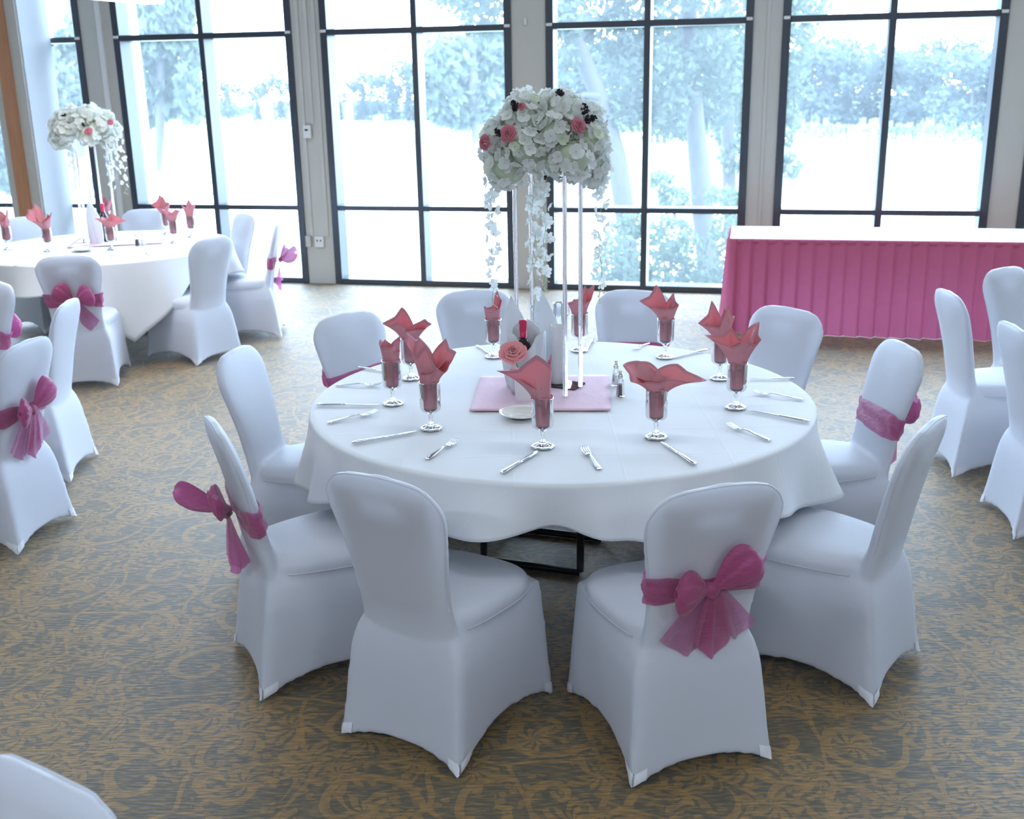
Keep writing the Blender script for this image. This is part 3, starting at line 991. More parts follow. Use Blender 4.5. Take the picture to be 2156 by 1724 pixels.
COVER = make_cover()
from mathutils.bvhtree import BVHTree
_vs, _fs = [], []
for _m in COVER.values():
    _b = len(_vs)
    _vs += [tuple(v.co) for v in _m.vertices]; _fs += [tuple(_b + i for i in p.vertices) for p in _m.polygons]
COVER_BVH = BVHTree.FromPolygons(_vs, _fs)


def hug(p, off):
    '''the nearest point of the cover, lifted off it'''
    q, n, i, d = COVER_BVH.find_nearest(Vector(p))
    if n.dot(Vector(p) - q) < 0 and d > 0.002: n = n
    return q + n * off

# reinforced foot pockets
POCKET = []
for s in range(4):
    b = MB(); pts = []
    cols = [(s, f) for f in (0.895, 0.92, 0.95, 0.975, 0.99)] + [((s + 1) % 4, f) for f in (0.01, 0.025, 0.05, 0.08, 0.105)]
    for (sd, f) in cols:
        for j in range(5):
            tt = 1 - 0.105 * j / 4 + 0.004
            p = skirt_pt(sd, f, 0.43, tt, -0.0022)
            pts.append(tuple(hug(skirt_pt(sd, f, 0.43, tt, -0.004), 0.0026)))
    b.grid(pts, len(cols), 5)
    POCKET.append(b.mesh('foot_pocket', M['pocket']))

# board with a hand hole inside the back
def make_board():
    b = MB()
    xs = [-0.16, -0.10, -0.062, -0.03, 0.03, 0.062, 0.10, 0.16]
    zs = [0.48, 0.56, 0.64, 0.72, 0.77, 0.803, 0.847, 0.872]
    for i in range(len(xs) - 1):
        for j in range(len(zs) - 1):
            if zs[j] == 0.803 and 2 <= i <= 4: continue
            q = []
            for (x, z) in ((xs[i], zs[j]), (xs[i + 1], zs[j]), (xs[i + 1], zs[j + 1]), (xs[i], zs[j + 1])):
                w, th, y = back_sec(z)
                q.append((x * w / 0.207, y, z))
            b.add(q, [(0, 1, 2, 3)])
    return b.mesh('back_board', M['board'], False)
BOARD = make_board()

# seam piped round the seat
b = MB(); ring = seat_rings(80)[2]
pth = [(p[0] * 1.004, p[1] + 0.001, p[2] - 0.004) for p in ring if p[1] > -0.150]
k0 = min(range(len(pth)), key=lambda k: (pth[k][1], -pth[k][0]) if pth[k][0] > 0 else (9, 9))
pth = pth[k0:] + pth[:k0]
# order from the right rear corner round the front to the left rear corner
pth.sort(key=lambda p: math.atan2(p[0], p[1] + 0.05))
pth = [hug(p, 0.0005) for p in pth]
b.tube(pth, 0.0026, 6)
SEAM = b.mesh('seam', M['spandex'])
# seam up one edge of the back, over the top and down the other
_rg = back_rings(44)
_l = [(r_[22][0], r_[22][1] - 0.012, r_[22][2]) for r_ in _rg if r_[22][2] > 0.50]; _r = [(r_[0][0], r_[0][1] - 0.012, r_[0][2]) for r_ in _rg if r_[0][2] > 0.50]
_t = [(x, _rg[-1][0][1] - 0.012, 0.888 + 0.032 * (1 - (x / 0.21) ** 2)) for x in np.linspace(_l[-1][0], _r[-1][0], 12)[1:-1]]
b = MB(); b.tube([hug(p, 0.0004) for p in _l + _t + _r[::-1]], 0.0022, 6)
BACK_SEAM = b.mesh('back_seam', M['spandex'])


def make_sash(seed, loops, tails, zc=0.605):
    r = random.Random(seed)
    w0, th0, y0 = back_sec(zc)
    K = Vector((r.uniform(-0.012, 0.012), y0 - th0 - 0.022, zc))
    out = {}
    # band round the back
    b = MB(); n, m_ = 64, 9; pts = []
    for i in range(n):
        a = 2 * math.pi * i / n
        rear = max(0.0, -math.sin(a)) ** 3 * max(0, 1 - (abs(math.cos(a)) * 1.1) ** 0.8)
        hb = 0.047 - 0.028 * rear + 0.004 * math.sin(3 * a + seed)
        for j in range(m_):
            q = -1 + 2 * j / (m_ - 1)
            z = zc + hb * q - 0.006 * math.cos(a) * (seed % 3 - 1) + 0.01 * sm(0.2, 1, math.sin(a))
            w, th, y = back_sec(z)
            g = 0.0075 + 0.0035 * math.sin(q * 5.5 + a * 2 + seed) + 0.002 * math.sin(11 * a + q * 3)
            pts.append(((w + g) * se(math.cos(a), 3.0), y + (th + g) * se(math.sin(a), 2.3), z))
    b.grid(pts, n, m_, cu=True)
    out['sash'] = b.mesh('sash', M['organza'])
    # loops
    out['loops'] = []
    for (ang, Ln, H_, tilt, outw) in loops:
        b = MB(); n, m_ = 18, 36; pts = []
        e = Vector((math.cos(ang), -outw, math.sin(ang))).normalized(); f = Vector((-math.sin(ang), 0, math.cos(ang))); g = Vector((0, -1, 0))
        for i in range(n):
            t = i / (n - 1)
            h = 0.010 + H_ * math.sin(math.pi / 2 * min(1, t / 0.72)) ** 1.15
            if t > 0.72: h *= math.sqrt(max(0.02, 1 - ((t - 0.72) / 0.285) ** 2))
            d = 0.007 + 0.27 * h
            for j in range(m_):
                ph = 2 * math.pi * j / m_
                pl = 1 + (0.17 * math.sin(4 * ph + seed) + 0.10 * math.sin(9 * ph + 2 * seed)) * (1 - 0.45 * t)
                p = K + e * (0.012 + Ln * t) + f * (h * math.cos(ph) * pl + 0.018 * tilt * t * t) + g * (0.010 + d * 0.55 * t ** 0.5 + d * math.sin(ph) * pl)
                pts.append(tuple(p))
        b.grid(pts, n, m_, cv=True)
        out['loops'].append(b.mesh('bow_loop', M['organza']))
    # knot
    b = MB(); R = []
    for i in range(9):
        t = math.pi * (i + 0.3) / 9.6
        R.append([(K.x + 0.026 * math.cos(t) * -1, K.y - 0.012 - 0.019 * math.sin(t) * math.cos(a) * (1 + 0.15 * math.sin(4 * a + i)),
                   K.z + 0.024 * math.sin(t) * math.sin(a) * (1 + 0.15 * math.sin(3 * a + i))) for a in [2 * math.pi * k / 14 for k in range(14)]])
    b.rings(R)
    out['knot'] = b.mesh('knot', M['organza'])
    # tails
    out['tails'] = []
    for (x0, lean, Ln, W0, W1, sheer, yo) in tails:
        b = MB(); n, m_ = 16, 22; pts = []
        for i in range(n):
            v = i / (n - 1)
            for j in range(m_):
                u = -1 + 2 * j / (m_ - 1)
                x = K.x + x0 + lean * v + u * (W0 + (W1 - W0) * v ** 0.8)
                edge = 0.016 * math.sin(u * 2.6 + seed) + 0.003 * math.sin(u * 9 + seed)
                z = K.z - 0.008 - (Ln + edge - 0.16 * Ln * u * u) * v
                w, th, y = back_sec(max(0.36, z))
                if z < 0.40: y -= (0.40 - z) * 0.22
                yy = y - th - 0.012 - yo - (0.030 * v * (1 - u) if seed == 3 else 0.0) - 0.014 * (1 - v) - 0.006 * v * math.sin(u * 7.0 + seed * 1.7) - 0.002 * math.sin(u * 15 + seed) * v
                pts.append((x, yy, z))
        b.grid(pts, n, m_)
        out['tails'].append(b.mesh('tail', M['organza_sheer'] if sheer else M['organza']))
    return out


SASHES = [
    make_sash(1, [(0.58, 0.150, 0.055, 0.6, 0.12), (3.0, 0.105, 0.050, 0.2, 0.12)], [(-0.010, -0.035, 0.200, 0.020, 0.085, True, 0.0), (0.010, 0.018, 0.215, 0.018, 0.060, False, 0.012), (0.03, 0.075, 0.170, 0.016, 0.060, True, 0.004)]),
    make_sash(2, [(0.40, 0.130, 0.056, 0.4, 0.15), (2.45, 0.140, 0.056, -0.4, 0.2)], [(-0.015, -0.055, 0.165, 0.018, 0.065, False, 0.006), (0.015, 0.06, 0.185, 0.016, 0.060, True, 0.0)]),
    make_sash(3, [(0.75, 0.120, 0.048, 0.2, 0.35), (2.60, 0.165, 0.056, -0.5, 1.15)], [(0.0, -0.015, 0.225, 0.018, 0.045, False, 0.004), (0.02, 0.06, 0.160, 0.016, 0.070, True, 0.010)]),
]


def chair(pos, rz, label, sash=None, group='white covered banquet chairs'):
    t = thing('banquet_chair', label, 'chair', pos, rz, group)
    link('backrest', COVER['backrest'], t); link('seat', COVER['seat'], t); link('skirt', COVER['skirt'], t)
    link('back_board', BOARD, t)
    link('seam', SEAM, t)
    link('back_seam', BACK_SEAM, t)
    for me in POCKET: link('foot_pocket', me, t)
    if sash is not None:
        S = SASHES[sash]
        sa = link('sash', S['sash'], t); tag(sa, 'rose organza sash tied in a bow')
        for me in S['loops']: link('bow_loop', me, sa)
        link('knot', S['knot'], sa)
        for me in S['tails']: link('tail', me, sa)
    return t


def yaw(f):
    return math.atan2(-f.x, f.y)


def chair_feet(a, b_, label, sash=None, flip=False):
    """from the two photographed rear feet: a = left rear, b_ = right rear foot of the chair"""
    A, B = at(*a), at(*b_)
    f = Vector((-(B - A).y, (B - A).x, 0)).normalized()
    m_ = (A + B) / 2
    return chair(m_ + f * 0.285, yaw(f), label, sash)


def chair_top(px, aim, label, sash=None, zt=0.917):
    """from the photographed top of the back and a point it faces"""
    P = at(px[0], px[1], zt)
    f = Vector((aim[0] - P.x, aim[1] - P.y, 0)).normalized()
    return chair(Vector((P.x, P.y, 0)) + f * 0.325, yaw(f), label, sash)


TC = Vector((0.191, 4.122, 0))        # centre of the near table
TR = 0.96
_p = at(325, 560, 0.76)
LC = Vector((-3.18, 8.63, 0))        # centre of the far table

chair_feet((712, 1553), (968, 1648), 'plain white-covered chair without sash, front left, its back to us', None)
chair_feet((1325, 1672), (1640, 1603), 'white-covered chair with large rose bow at front right, back to us', 0)
chair_feet((1845, 1500), (1943, 1372), 'plain white-covered chair at right, next to the front bow chair', None)
chair_feet((485, 1355), (548, 1488), 'white-covered chair at left, seen side-on with rose bow pointing left', 2)
chair_top((1915, 722), TC, 'white-covered chair at right of near table with purple-pink sash', 1)
chair_top((1668, 645), TC, 'plain white-covered chair facing us in front of the skirted buffet table', None)
chair_top((1340, 608), TC, 'white-covered chair behind near table, just right of clear rods', 1)
chair_top((995, 608), TC, 'white-covered chair behind near table, just left of clear rods', None)
chair_top((722, 657), TC, 'white-covered chair at back left of near table with sash band showing', 1)
chair_top((482, 735), TC, 'plain white-covered chair left of near table, its seat front showing', None)
# chairs of the far table
chair_top((137, 538), LC, 'white-covered chair with rose bow, back to us, at far left table', 1)
chair_feet((412, 775), (521, 744), 'plain white-covered chair with back to us at right of far table', None)
chair_top((521, 448), LC, 'plain white-covered chair before the window at far table, back upright', None)
chair_feet((597, 713), (604, 689), 'white-covered chair side-on beside window with violet bow on its back', 2)
chair_top((305, 439), LC, 'white-covered chair behind far table, right of its flower stand', None)
chair_top((40, 456), LC, 'white-covered chair behind far table at left edge, beyond the goblets', None)
# chairs of a table beyond the left edge
LT2 = Vector((-3.7, 5.3, 0))
chair_top((10, 592), LT2, 'white-covered chair cut by left edge with rose sash band', 1)
chair_feet((45, 1172), (167, 1088), 'white-covered chair at left edge with large rose bow, lower left', 0)
chair_top((152, 632), Vector((-3.7, 5.45, 0)), 'plain white-covered chair seen edge-on behind the left bow chair', None)
chair_top((120, 1612), at(120, 1612, 0.917) + Vector((-0.52, -0.85, 0)), 'white-covered chair back cut off at bottom left corner', None)
# chairs of a table beyond the right edge
RT = Vector((3.7, 5.35, 0))
chair_top((1988, 612), RT, 'plain white-covered chair side-on at right, front seat pointing right', None)
chair_top((2108, 561), Vector((3.40, 5.0, 0)), 'white-covered chair at right edge facing us before the buffet', None)
chair_feet((2058, 1062), (2130, 1140), 'white-covered chair cut by the right edge, its back to us', None)

# ------------------------------------------------------------------ round tables and cloths
def round_table(c, R, label, az, off=(0.0, 0.0), hw=0.44, hy=0.44):
    """hw, hy: half spread of the legs along and across the two leg frames; off: where their middle stands"""
    t = thing('round_table', label, 'table', c, az, 'round banquet tables')
    b = MB(); b.lathe([(R - 0.012, 0.732), (R - 0.004, 0.738), (R - 0.004, 0.752), (R - 0.012, 0.757)], 64); b.build('tabletop', M['tabletop'], t)
    ox = off[0] * math.cos(-az) - off[1] * math.sin(-az); oy = off[0] * math.sin(-az) + off[1] * math.cos(-az)
    for sy in (-1, 1):
        y = oy + sy * hy
        for sx in (-1, 1):
            b = MB()
            b.tube([(ox + sx * hw, y, 0.731), (ox + sx * hw, y, 0.30), (ox + sx * hw, y, 0.10), (ox + sx * hw, y, 0.022)], 0.016, 8)
            b.build('leg', M['blackmetal'], t)
        b = MB(); b.tube([(ox - hw, y, 0.017), (ox + hw, y, 0.017)], 0.0165, 8); b.build('foot_rail', M['blackmetal'], t)
        b = MB(); b.tube([(ox - hw, y, 0.68), (ox + hw, y, 0.68)], 0.012, 8); b.build('top_rail', M['blackmetal'], t)
        b = MB(); b.tube([(ox, y, 0.68), (ox, oy + sy * (hy + 0.3), 0.722)], 0.009, 6); b.build('brace', M['blackmetal'], t)
    return t


def cloth(c, R, label, drop, fold, seed, zt=0.760, name='tablecloth'):
    """drop(az) hang length; fold(az) outward swing at the hem"""
    b = MB(); n = 240; pts = []
    rad = [0.0] + [R * k / 9 for k in range(1, 9)] + [R * 0.985]
    rows = 0
    prof = [(r_, 0.0) for r_ in rad]
    bend = [(R + 0.004 + 0.011 * math.sin(a), -0.011 * (1 - math.cos(a))) for a in (0.3, 0.8, 1.2, 1.57)]
    nd_ = 14
    for i in range(n):
        a = 2 * math.pi * i / n
        for (r_, z) in prof + bend:
            rr_ = max(0.0005, r_)
            pts.append((rr_ * math.cos(a), rr_ * math.sin(a), zt + z))
        D, Fd = drop(a), fold(a)
        for k in range(1, nd_ + 1):
            t_ = k / nd_
            r_ = R + 0.015 + Fd * (t_ ** 1.15) + 0.010 * t_
            z = zt - 0.011 - D * t_
            pts.append((r_ * math.cos(a), r_ * math.sin(a), z))
    b.grid(pts, n, len(prof) + len(bend) + nd_, cu=True)
    o = b.build(name, M['linen'], None, True, loc=c)
    m_ = o.modifiers.new('thick', 'SOLIDIFY'); m_.thickness = 0.002; m_.offset = 1
    return tag(o, label, 'tablecloth', 'white round tablecloths')


def bump_az(a, c, w):
    d = (a - c + math.pi) % (2 * math.pi) - math.pi
    return math.exp(-(d / w) ** 2)


round_table(TC, TR, 'near round folding table under the white cloth, black legs below', -0.331, (-0.0625, 0.221), 0.21, 0.18)
DEG = math.pi / 180


def fold_near(a):
    return (0.024 + 0.026 * math.sin(23 * a + 1.6 * math.sin(5 * a)) + 0.024 * math.sin(9 * a + 0.8) + 0.018 * math.sin(14 * a + 2.1) + 0.012 * math.sin(5 * a)
            + 0.07 * bump_az(a, -22 * DEG, 0.13) + 0.045 * bump_az(a, 192 * DEG, 0.11) + 0.03 * bump_az(a, -62 * DEG, 0.14))


def drop_near(a):
    return 0.235 - 0.095 * bump_az(a, -97 * DEG, 0.75) + 0.010 * math.sin(9 * a + 0.8) + 0.012 * math.sin(3 * a + 0.5) + 0.025 * bump_az(a, -22 * DEG, 0.3)


cloth(TC, TR, 'white cloth draped over the near round table with place settings', drop_near, fold_near, 1)
round_table(LC, 0.955, 'far round folding table beneath its white cloth, at left', -0.5, (0.0, 0.0), 0.30, 0.30)


def drop_far(a):
    return 0.20 + 0.04 * math.sin(2 * a + 0.4) + 0.40 * max(0.0, 1 - abs((a + 63 * DEG + math.pi) % (2 * math.pi) - math.pi) / 0.50)


def fold_far(a):
    return 0.03 + 0.022 * math.sin(13 * a) + 0.02 * math.sin(7 * a + 1) + 0.03 * bump_az(a, -63 * DEG, 0.3)


cloth(LC, 0.955, 'white cloth on far round table, one corner hanging low', drop_far, fold_far, 2)
ZT = 0.7635      # surface of the laid cloths

# buffet table with pleated skirting at the right
A = at(1530, 697); B = at(2060, 713)
bu = Vector((B.x - A.x, B.y - A.y, 0)).normalized(); bv = Vector((-bu.y, bu.x, 0))
BL, BD, BH = 2.45, 0.76, 0.742
t = thing('buffet_table', 'long table with white top and pleated rose skirting before the windows', 'table', A, math.atan2(bu.y, bu.x))
b = MB(); b.box(0.01, BL - 0.01, 0.01, BD - 0.01, BH - 0.03, BH - 0.003); b.build('tabletop', M['tabletop'], t, False)
for sx in (0.12, BL - 0.12):
    for sy in (0.1, BD - 0.1):
        b = MB(); b.tube([(sx, sy, 0), (sx, sy, BH - 0.03)], 0.016, 8); b.build('leg', M['blackmetal'], t)
b = MB(); n = 61; m_ = 13; pts = []
for i in range(n):
    for j in range(m_):
        x = -0.004 + (BL + 0.008) * i / (n - 1); y = -0.004 + (BD + 0.008) * j / (m_ - 1)
        pts.append((x, y, BH + 0.0008 * math.sin(x * 9 + y * 4)))
b.grid(pts, n, m_)
for (y0, y1) in ((-0.0055, -0.004), (BD + 0.004, BD + 0.0055)):
    b.box(-0.0055, BL + 0.0055, y0, y1, BH - 0.035, BH)
for (x0, x1) in ((-0.0055, -0.004), (BL + 0.004, BL + 0.0055)):
    b.box(x0, x1, -0.0055, BD + 0.0055, BH - 0.035, BH)
b.build('white_cover', M['linen'], t)
# pleats: left side then front then right side
per = BD + BL + BD
def per_pt(p, off):
    if p < BD: return Vector((-0.008 - off, BD - p, 0))
    if p < BD + BL: return Vector((p - BD, -0.008 - off, 0))
    return Vector((BL + 0.008 + off, p - BD - BL, 0))
b = MB(); pts = []
PL = 0.118
n = int(per / PL * 12)
rr3 = random.Random(4)
jit = [rr3.uniform(0.75, 1.25) for _ in range(200)]
for i in range(n + 1):
    p = min(per - 1e-4, per * i / n)
    q = (p / PL) % 1.0; kk = int(p / PL)
    # knife pleat: slow rise then sharp step back
    wv = q / 0.78 if q < 0.78 else 1 - (q - 0.78) / 0.22
    for j in range(10):
        v = j / 9
        amp = 0.048 * jit[kk] * (0.35 + 0.65 * v ** 0.7)
        flare = 0.030 * v * v
        pt = per_pt(p, 0.004 + amp * wv + flare + 0.006 * math.sin(v * 3 + kk * 1.7) * v)
        pt.z = BH - 0.006 - (BH - 0.0075) * v
        pts.append(tuple(pt))
b.grid(pts, n + 1, 10)
sk = b.build('skirting', M['skirt'], t)
b = MB(); pts = []
for i in range(200):
    p = min(per - 1e-4, per * i / 199)
    for (z, o_) in ((BH + 0.002, 0.004), (BH - 0.002, 0.0085), (BH - 0.034, 0.009), (BH - 0.038, 0.005)):
        pt = per_pt(p, o_ + 0.004); pt.z = z; pts.append(tuple(pt))
b.grid(pts, 200, 4)
b.build('header_band', M['skirt'], sk)

# ------------------------------------------------------------------ goblets and napkins
def make_goblet():
    b = MB()
    lob = lambda a, z: 1 + 0.07 * math.cos(8 * a) * (1 if z < 0.006 else 0.3)
    b.lathe([(0.001, 0.0), (0.036, 0.0), (0.037, 0.003), (0.030, 0.008), (0.018, 0.013), (0.010, 0.018)], 32, mod=lob, cap1=True)
    foot = b.mesh('foot', M['glass'])
    b = MB()
    b.lathe([(0.009, 0.0182), (0.0062, 0.026), (0.0058, 0.036), (0.0075, 0.041), (0.0105, 0.046), (0.0085, 0.050), (0.0125, 0.055), (0.019, 0.0595), (0.020, 0.0605)], 16)
    stem = b.mesh('stem', M['glass'])
    b = MB()
    b.lathe([(0.002, 0.0608), (0.020, 0.0610), (0.029, 0.064), (0.0335, 0.069), (0.0350, 0.076), (0.0352, 0.12), (0.0350, 0.160), (0.0345, 0.163), (0.0338, 0.160), (0.0340, 0.12), (0.0338, 0.078), (0.0322, 0.0715), (0.028, 0.067), (0.002, 0.0642)], 32, cap0=False, cap1=False)
    bowl = b.mesh('bowl', M['thin'])
    return foot, stem, bowl


GOB = make_goblet()


def goblet(u, v, label, cloth_z=ZT, c=None):
    P = c or at(u, v, cloth_z)
    t = thing('water_goblet', label, 'goblet', P, 0, 'stemmed water goblets')
    t.scale = (1.07, 1.07, 1.07)
    for n_, me in zip(('foot', 'stem', 'bowl'), GOB): link(n_, me, t)
    return P


def napkin(P, label, petals, seed, tall=1.0, name='cloth_napkin'):
    """petals: (tip dx, tip dz above the rim, tip dy, width, curl, square) in metres; dx right, dy away"""
    r = random.Random(seed)
    b = MB()
    n, m_ = 30, 9; R = []
    for j in range(m_):
        f = j / (m_ - 1); z = 0.068 + 0.10 * f
        rad = 0.0205 + 0.010 * f ** 0.7
        R.append([(rad * (1 + 0.13 * math.sin(4 * a + 2.2 * f + seed) + 0.07 * math.sin(7 * a - 3 * f)) * math.cos(a),
                   rad * (1 + 0.13 * math.sin(4 * a + 2.2 * f + seed) + 0.07 * math.sin(7 * a - 3 * f)) * math.sin(a), z) for a in [2 * math.pi * k / n for k in range(n)]])
    b.rings(R, True, False)
    # an open cone of cloth whose rim runs out into the napkin's corners, and a second fold inside it
    for layer, (sc, turn, lift) in enumerate(((1.0, 0.0, 0.0), (0.72, 0.55, 0.012))):
        n, m_ = 84, 11; pts = []
        az = []
        for k, (dx, dz, dy, W, curl, sq) in enumerate(petals):
            if layer and k % 2: continue
            a = math.atan2(dy if abs(dx) + abs(dy) > 0.02 else dy - 0.02, dx) + turn * (1 if k % 2 else -1)
            az.append((a, math.hypot(dx, dy) * sc, dz * (sc + 0.08 * layer), 0.62 + 0.72 * W / 0.10, 1.25 - 0.9 * sq))
        for i in range(n):
            a = 2 * math.pi * i / n
            ws = [max(0.0, 1 - abs((a - z_[0] + math.pi) % (2 * math.pi) - math.pi) / z_[3]) ** z_[4] for z_ in az]
            Wt = max(ws); sw = sum(w_ ** 3 for w_ in ws) + 1e-9
            reach = sum(w_ ** 3 * z_[1] for w_, z_ in zip(ws, az)) / sw; high = sum(w_ ** 3 * z_[2] for w_, z_ in zip(ws, az)) / sw
            R1 = 0.034 * (1 - Wt) + (reach + 0.004) * Wt; Z1 = (0.045 - 0.02 * layer) * (1 - Wt) + high * Wt
            for j in range(m_):
                v = j / (m_ - 1)
                r0 = 0.0265 - 0.008 * layer
                rad = r0 + (max(0.016, R1) - r0) * v ** 1.5
                rad *= 1 + 0.05 * math.sin(5 * a + seed + 2 * v)
                droop = -0.22 * max(0, R1 - 0.07) * v ** 3
                pts.append((rad * math.cos(a), rad * math.sin(a), 0.140 + lift + (0.022 + Z1) * v ** (0.85 if R1 > 0.06 else 1.0) + droop))
        b0 = len(b.f)
        b.grid(pts, n, m_, cu=True)
        for q_ in range(b0, len(b.f)):
            if (q_ - b0) % (m_ - 1) == m_ - 2: b.mi[q_] = 1
    o = b.build(name, [M['napkin'], M['napkin_hem']], None, True, loc=P)
    o.scale = (1.07, 1.07, 1.07)
    m_ = o.modifiers.new('thick', 'SOLIDIFY'); m_.thickness = 0.0012; m_.offset = 0
    return tag(o, label, 'napkin', 'rose napkins standing in goblets')


# near table: foot pixel, where it stands, petals
NEAR = [
    ((828, 850), 'in front of the leftmost knife and fork', 'rosebud-shaped rose napkin, shortest, at left of near table',
     [(-0.035, 0.075, 0.01, 0.075, 0.9, 0.45), (0.030, 0.085, 0.02, 0.075, 0.9, 0.5), (0.0, 0.055, -0.035, 0.085, 0.7, 0.6), (0.015, 0.08, -0.012, 0.06, 0.9, 0.5)]),
    ((866, 797), 'half hidden behind its neighbour at the left', 'wide drooping rose napkin behind the rosebud one at left',
     [(-0.115, 0.055, 0.02, 0.075, 0.5, 0.25), (-0.02, 0.125, 0.02, 0.085, 0.7, 0.5), (0.105, 0.045, -0.02, 0.09, 0.5, 0.5), (0.04, 0.105, -0.02, 0.07, 0.6, 0.35), (-0.04, 0.07, -0.03, 0.06, 0.6, 0.4)]),
    ((908, 902), 'front left, above the second knife', 'tall rose napkin like open lily at front left of near table',
     [(-0.070, 0.165, 0.03, 0.11, 0.55, 0.45), (-0.005, 0.135, -0.04, 0.125, 0.5, 0.5), (0.100, 0.105, 0.0, 0.11, 0.6, 0.3), (0.045, 0.145, 0.03, 0.08, 0.6, 0.3), (0.05, 0.03, -0.05, 0.06, 0.9, 0.6)]),
    ((1040, 751), 'behind the white vase of the near table', 'narrow upright rose napkin behind table rose and bottle',
     [(0.012, 0.135, 0.01, 0.055, 0.6, 0.4), (-0.030, 0.06, -0.02, 0.06, 0.9, 0.5), (0.035, 0.075, 0.0, 0.055, 0.8, 0.4), (0.0, 0.05, -0.03, 0.06, 0.6, 0.4)]),
    ((1143, 940), 'nearest to us, right of the white saucer', 'rose napkin with broad left flap, nearest, beside white saucer',
     [(-0.150, 0.098, 0.01, 0.110, 0.35, 0.60), (-0.018, 0.150, -0.045, 0.135, 0.35, 0.85), (0.024, 0.140, 0.004, 0.085, 1.0, 0.75)]),
    ((1220, 738), 'seen through the clear rods', 'spiky rose napkin seen behind the clear rods',
     [(-0.050, 0.045, 0.0, 0.07, 0.7, 0.4), (0.060, 0.125, 0.01, 0.08, 0.6, 0.25), (0.020, 0.115, 0.02, 0.06, 0.7, 0.3), (0.045, 0.06, -0.03, 0.07, 0.6, 0.4), (-0.01, 0.07, -0.03, 0.06, 0.6, 0.4)]),
    ((1400, 752), 'far side of near table before a chair back', 'rose napkin with thin leftward point before a far chair back',
     [(-0.125, 0.075, 0.0, 0.075, 0.4, 0.12), (-0.030, 0.145, 0.02, 0.085, 0.5, 0.55), (0.045, 0.06, -0.01, 0.07, 0.9, 0.5), (0.0, 0.05, -0.035, 0.07, 0.8, 0.5), (0.03, 0.11, 0.02, 0.06, 0.6, 0.4)]),
    ((1515, 797), 'half hidden behind the front one at right', 'rose napkin with pale upright flap, half hidden at right',
     [(-0.085, 0.06, 0.0, 0.08, 0.5, 0.5), (-0.030, 0.145, 0.03, 0.06, 0.6, 0.4), (0.020, 0.135, 0.0, 0.08, 0.4, 0.5), (0.05, 0.08, 0.02, 0.08, 0.6, 0.4)]),
    ((1549, 858), 'right side, above the handle of a knife', 'tall rose napkin like open tulip at right of near table',
     [(0.070, 0.155, 0.02, 0.085, 0.5, 0.5), (-0.110, 0.110, 0.0, 0.12, 0.4, 0.25), (0.020, 0.090, -0.045, 0.12, 0.5, 0.6), (-0.02, 0.125, 0.03, 0.10, 0.5, 0.4), (0.075, 0.07, -0.02, 0.07, 0.7, 0.4)]),
    ((1381, 920), 'front right, touching the tip of a knife', 'rose napkin with long rightward point at front right',
     [(-0.105, 0.115, 0.0, 0.125, 0.4, 0.35), (0.170, 0.042, 0.0, 0.080, 0.35, 0.08), (-0.090, 0.015, -0.04, 0.085, 0.9, 0.5), (0.06, 0.075, 0.04, 0.07, 0.5, 0.3), (0.0, 0.03, -0.04, 0.06, 0.6, 0.5)]),
]
for k, (px, where, nlab, pet) in enumerate(NEAR):
    P = goblet(*px, 'clear stemmed goblet on near table, ' + where)
    napkin(P, nlab, pet, k + 1)
FAR = [
    ((18, 524), 'at the left edge of the picture', 'rose napkin cut by the left edge on far table', [(-0.06, 0.16, 0.0, 0.12, 0.5, 0.4), (0.03, 0.11, 0.0, 0.08, 0.8, 0.5), (-0.07, 0.03, -0.03, 0.09, 0.5, 0.3), (0.02, 0.16, 0.02, 0.06, 0.5, 0.4)]),
    ((103, 528), 'second from the left edge', 'tallest rose napkin on far table, left of flower stand', [(-0.13, 0.17, 0.0, 0.06, 0.5, 0.1), (-0.05, 0.19, 0.02, 0.08, 0.5, 0.3), (0.05, 0.13, 0.0, 0.10, 0.5, 0.4), (-0.12, 0.07, -0.03, 0.09, 0.5, 0.3), (0.05, 0.06, -0.03, 0.09, 0.8, 0.4)]),
    ((236, 525), 'in front of the flower stand', 'flat wide rose napkin below wine bottle on far table', [(-0.10, 0.07, 0.0, 0.08, 0.4, 0.15), (0.13, 0.055, 0.0, 0.10, 0.4, 0.6), (0.01, 0.11, 0.02, 0.06, 0.6, 0.4), (-0.03, 0.05, -0.03, 0.07, 0.6, 0.4)]),
    ((352, 492), 'behind its neighbour, right of the shakers', 'paler rose napkin behind the forked one on far table', [(-0.03, 0.15, 0.02, 0.09, 0.5, 0.5), (-0.11, 0.06, 0.0, 0.07, 0.5, 0.3), (0.05, 0.10, 0.0, 0.07, 0.6, 0.4)]),
    ((368, 510), 'right of the salt and pepper', 'forked rose napkin with two points on far table', [(-0.06, 0.085, 0.0, 0.09, 0.5, 0.3), (0.09, 0.10, 0.0, 0.08, 0.5, 0.2), (0.0, 0.05, -0.03, 0.08, 0.7, 0.5), (0.02, 0.08, 0.03, 0.07, 0.6, 0.4)]),
    ((404, 498), 'rightmost, before a chair back', 'upright rose napkin, rightmost on far table', [(0.01, 0.14, 0.0, 0.08, 0.7, 0.4), (-0.05, 0.08, 0.0, 0.06, 0.6, 0.3), (0.05, 0.09, 0.0, 0.06, 0.6, 0.3)]),
    ((228, 488), 'hidden behind the white napkin peak', 'purplish rose napkin behind far wine bottle', [(-0.02, 0.13, 0.02, 0.09, 0.5, 0.5), (0.07, 0.12, 0.0, 0.09, 0.5, 0.4), (0.0, 0.05, -0.03, 0.07, 0.7, 0.5)]),
]
for k, (px, where, nlab, pet) in enumerate(FAR):
    P = goblet(*px, 'clear stemmed goblet on far table, ' + where)
    napkin(P, nlab, pet, 30 + k)

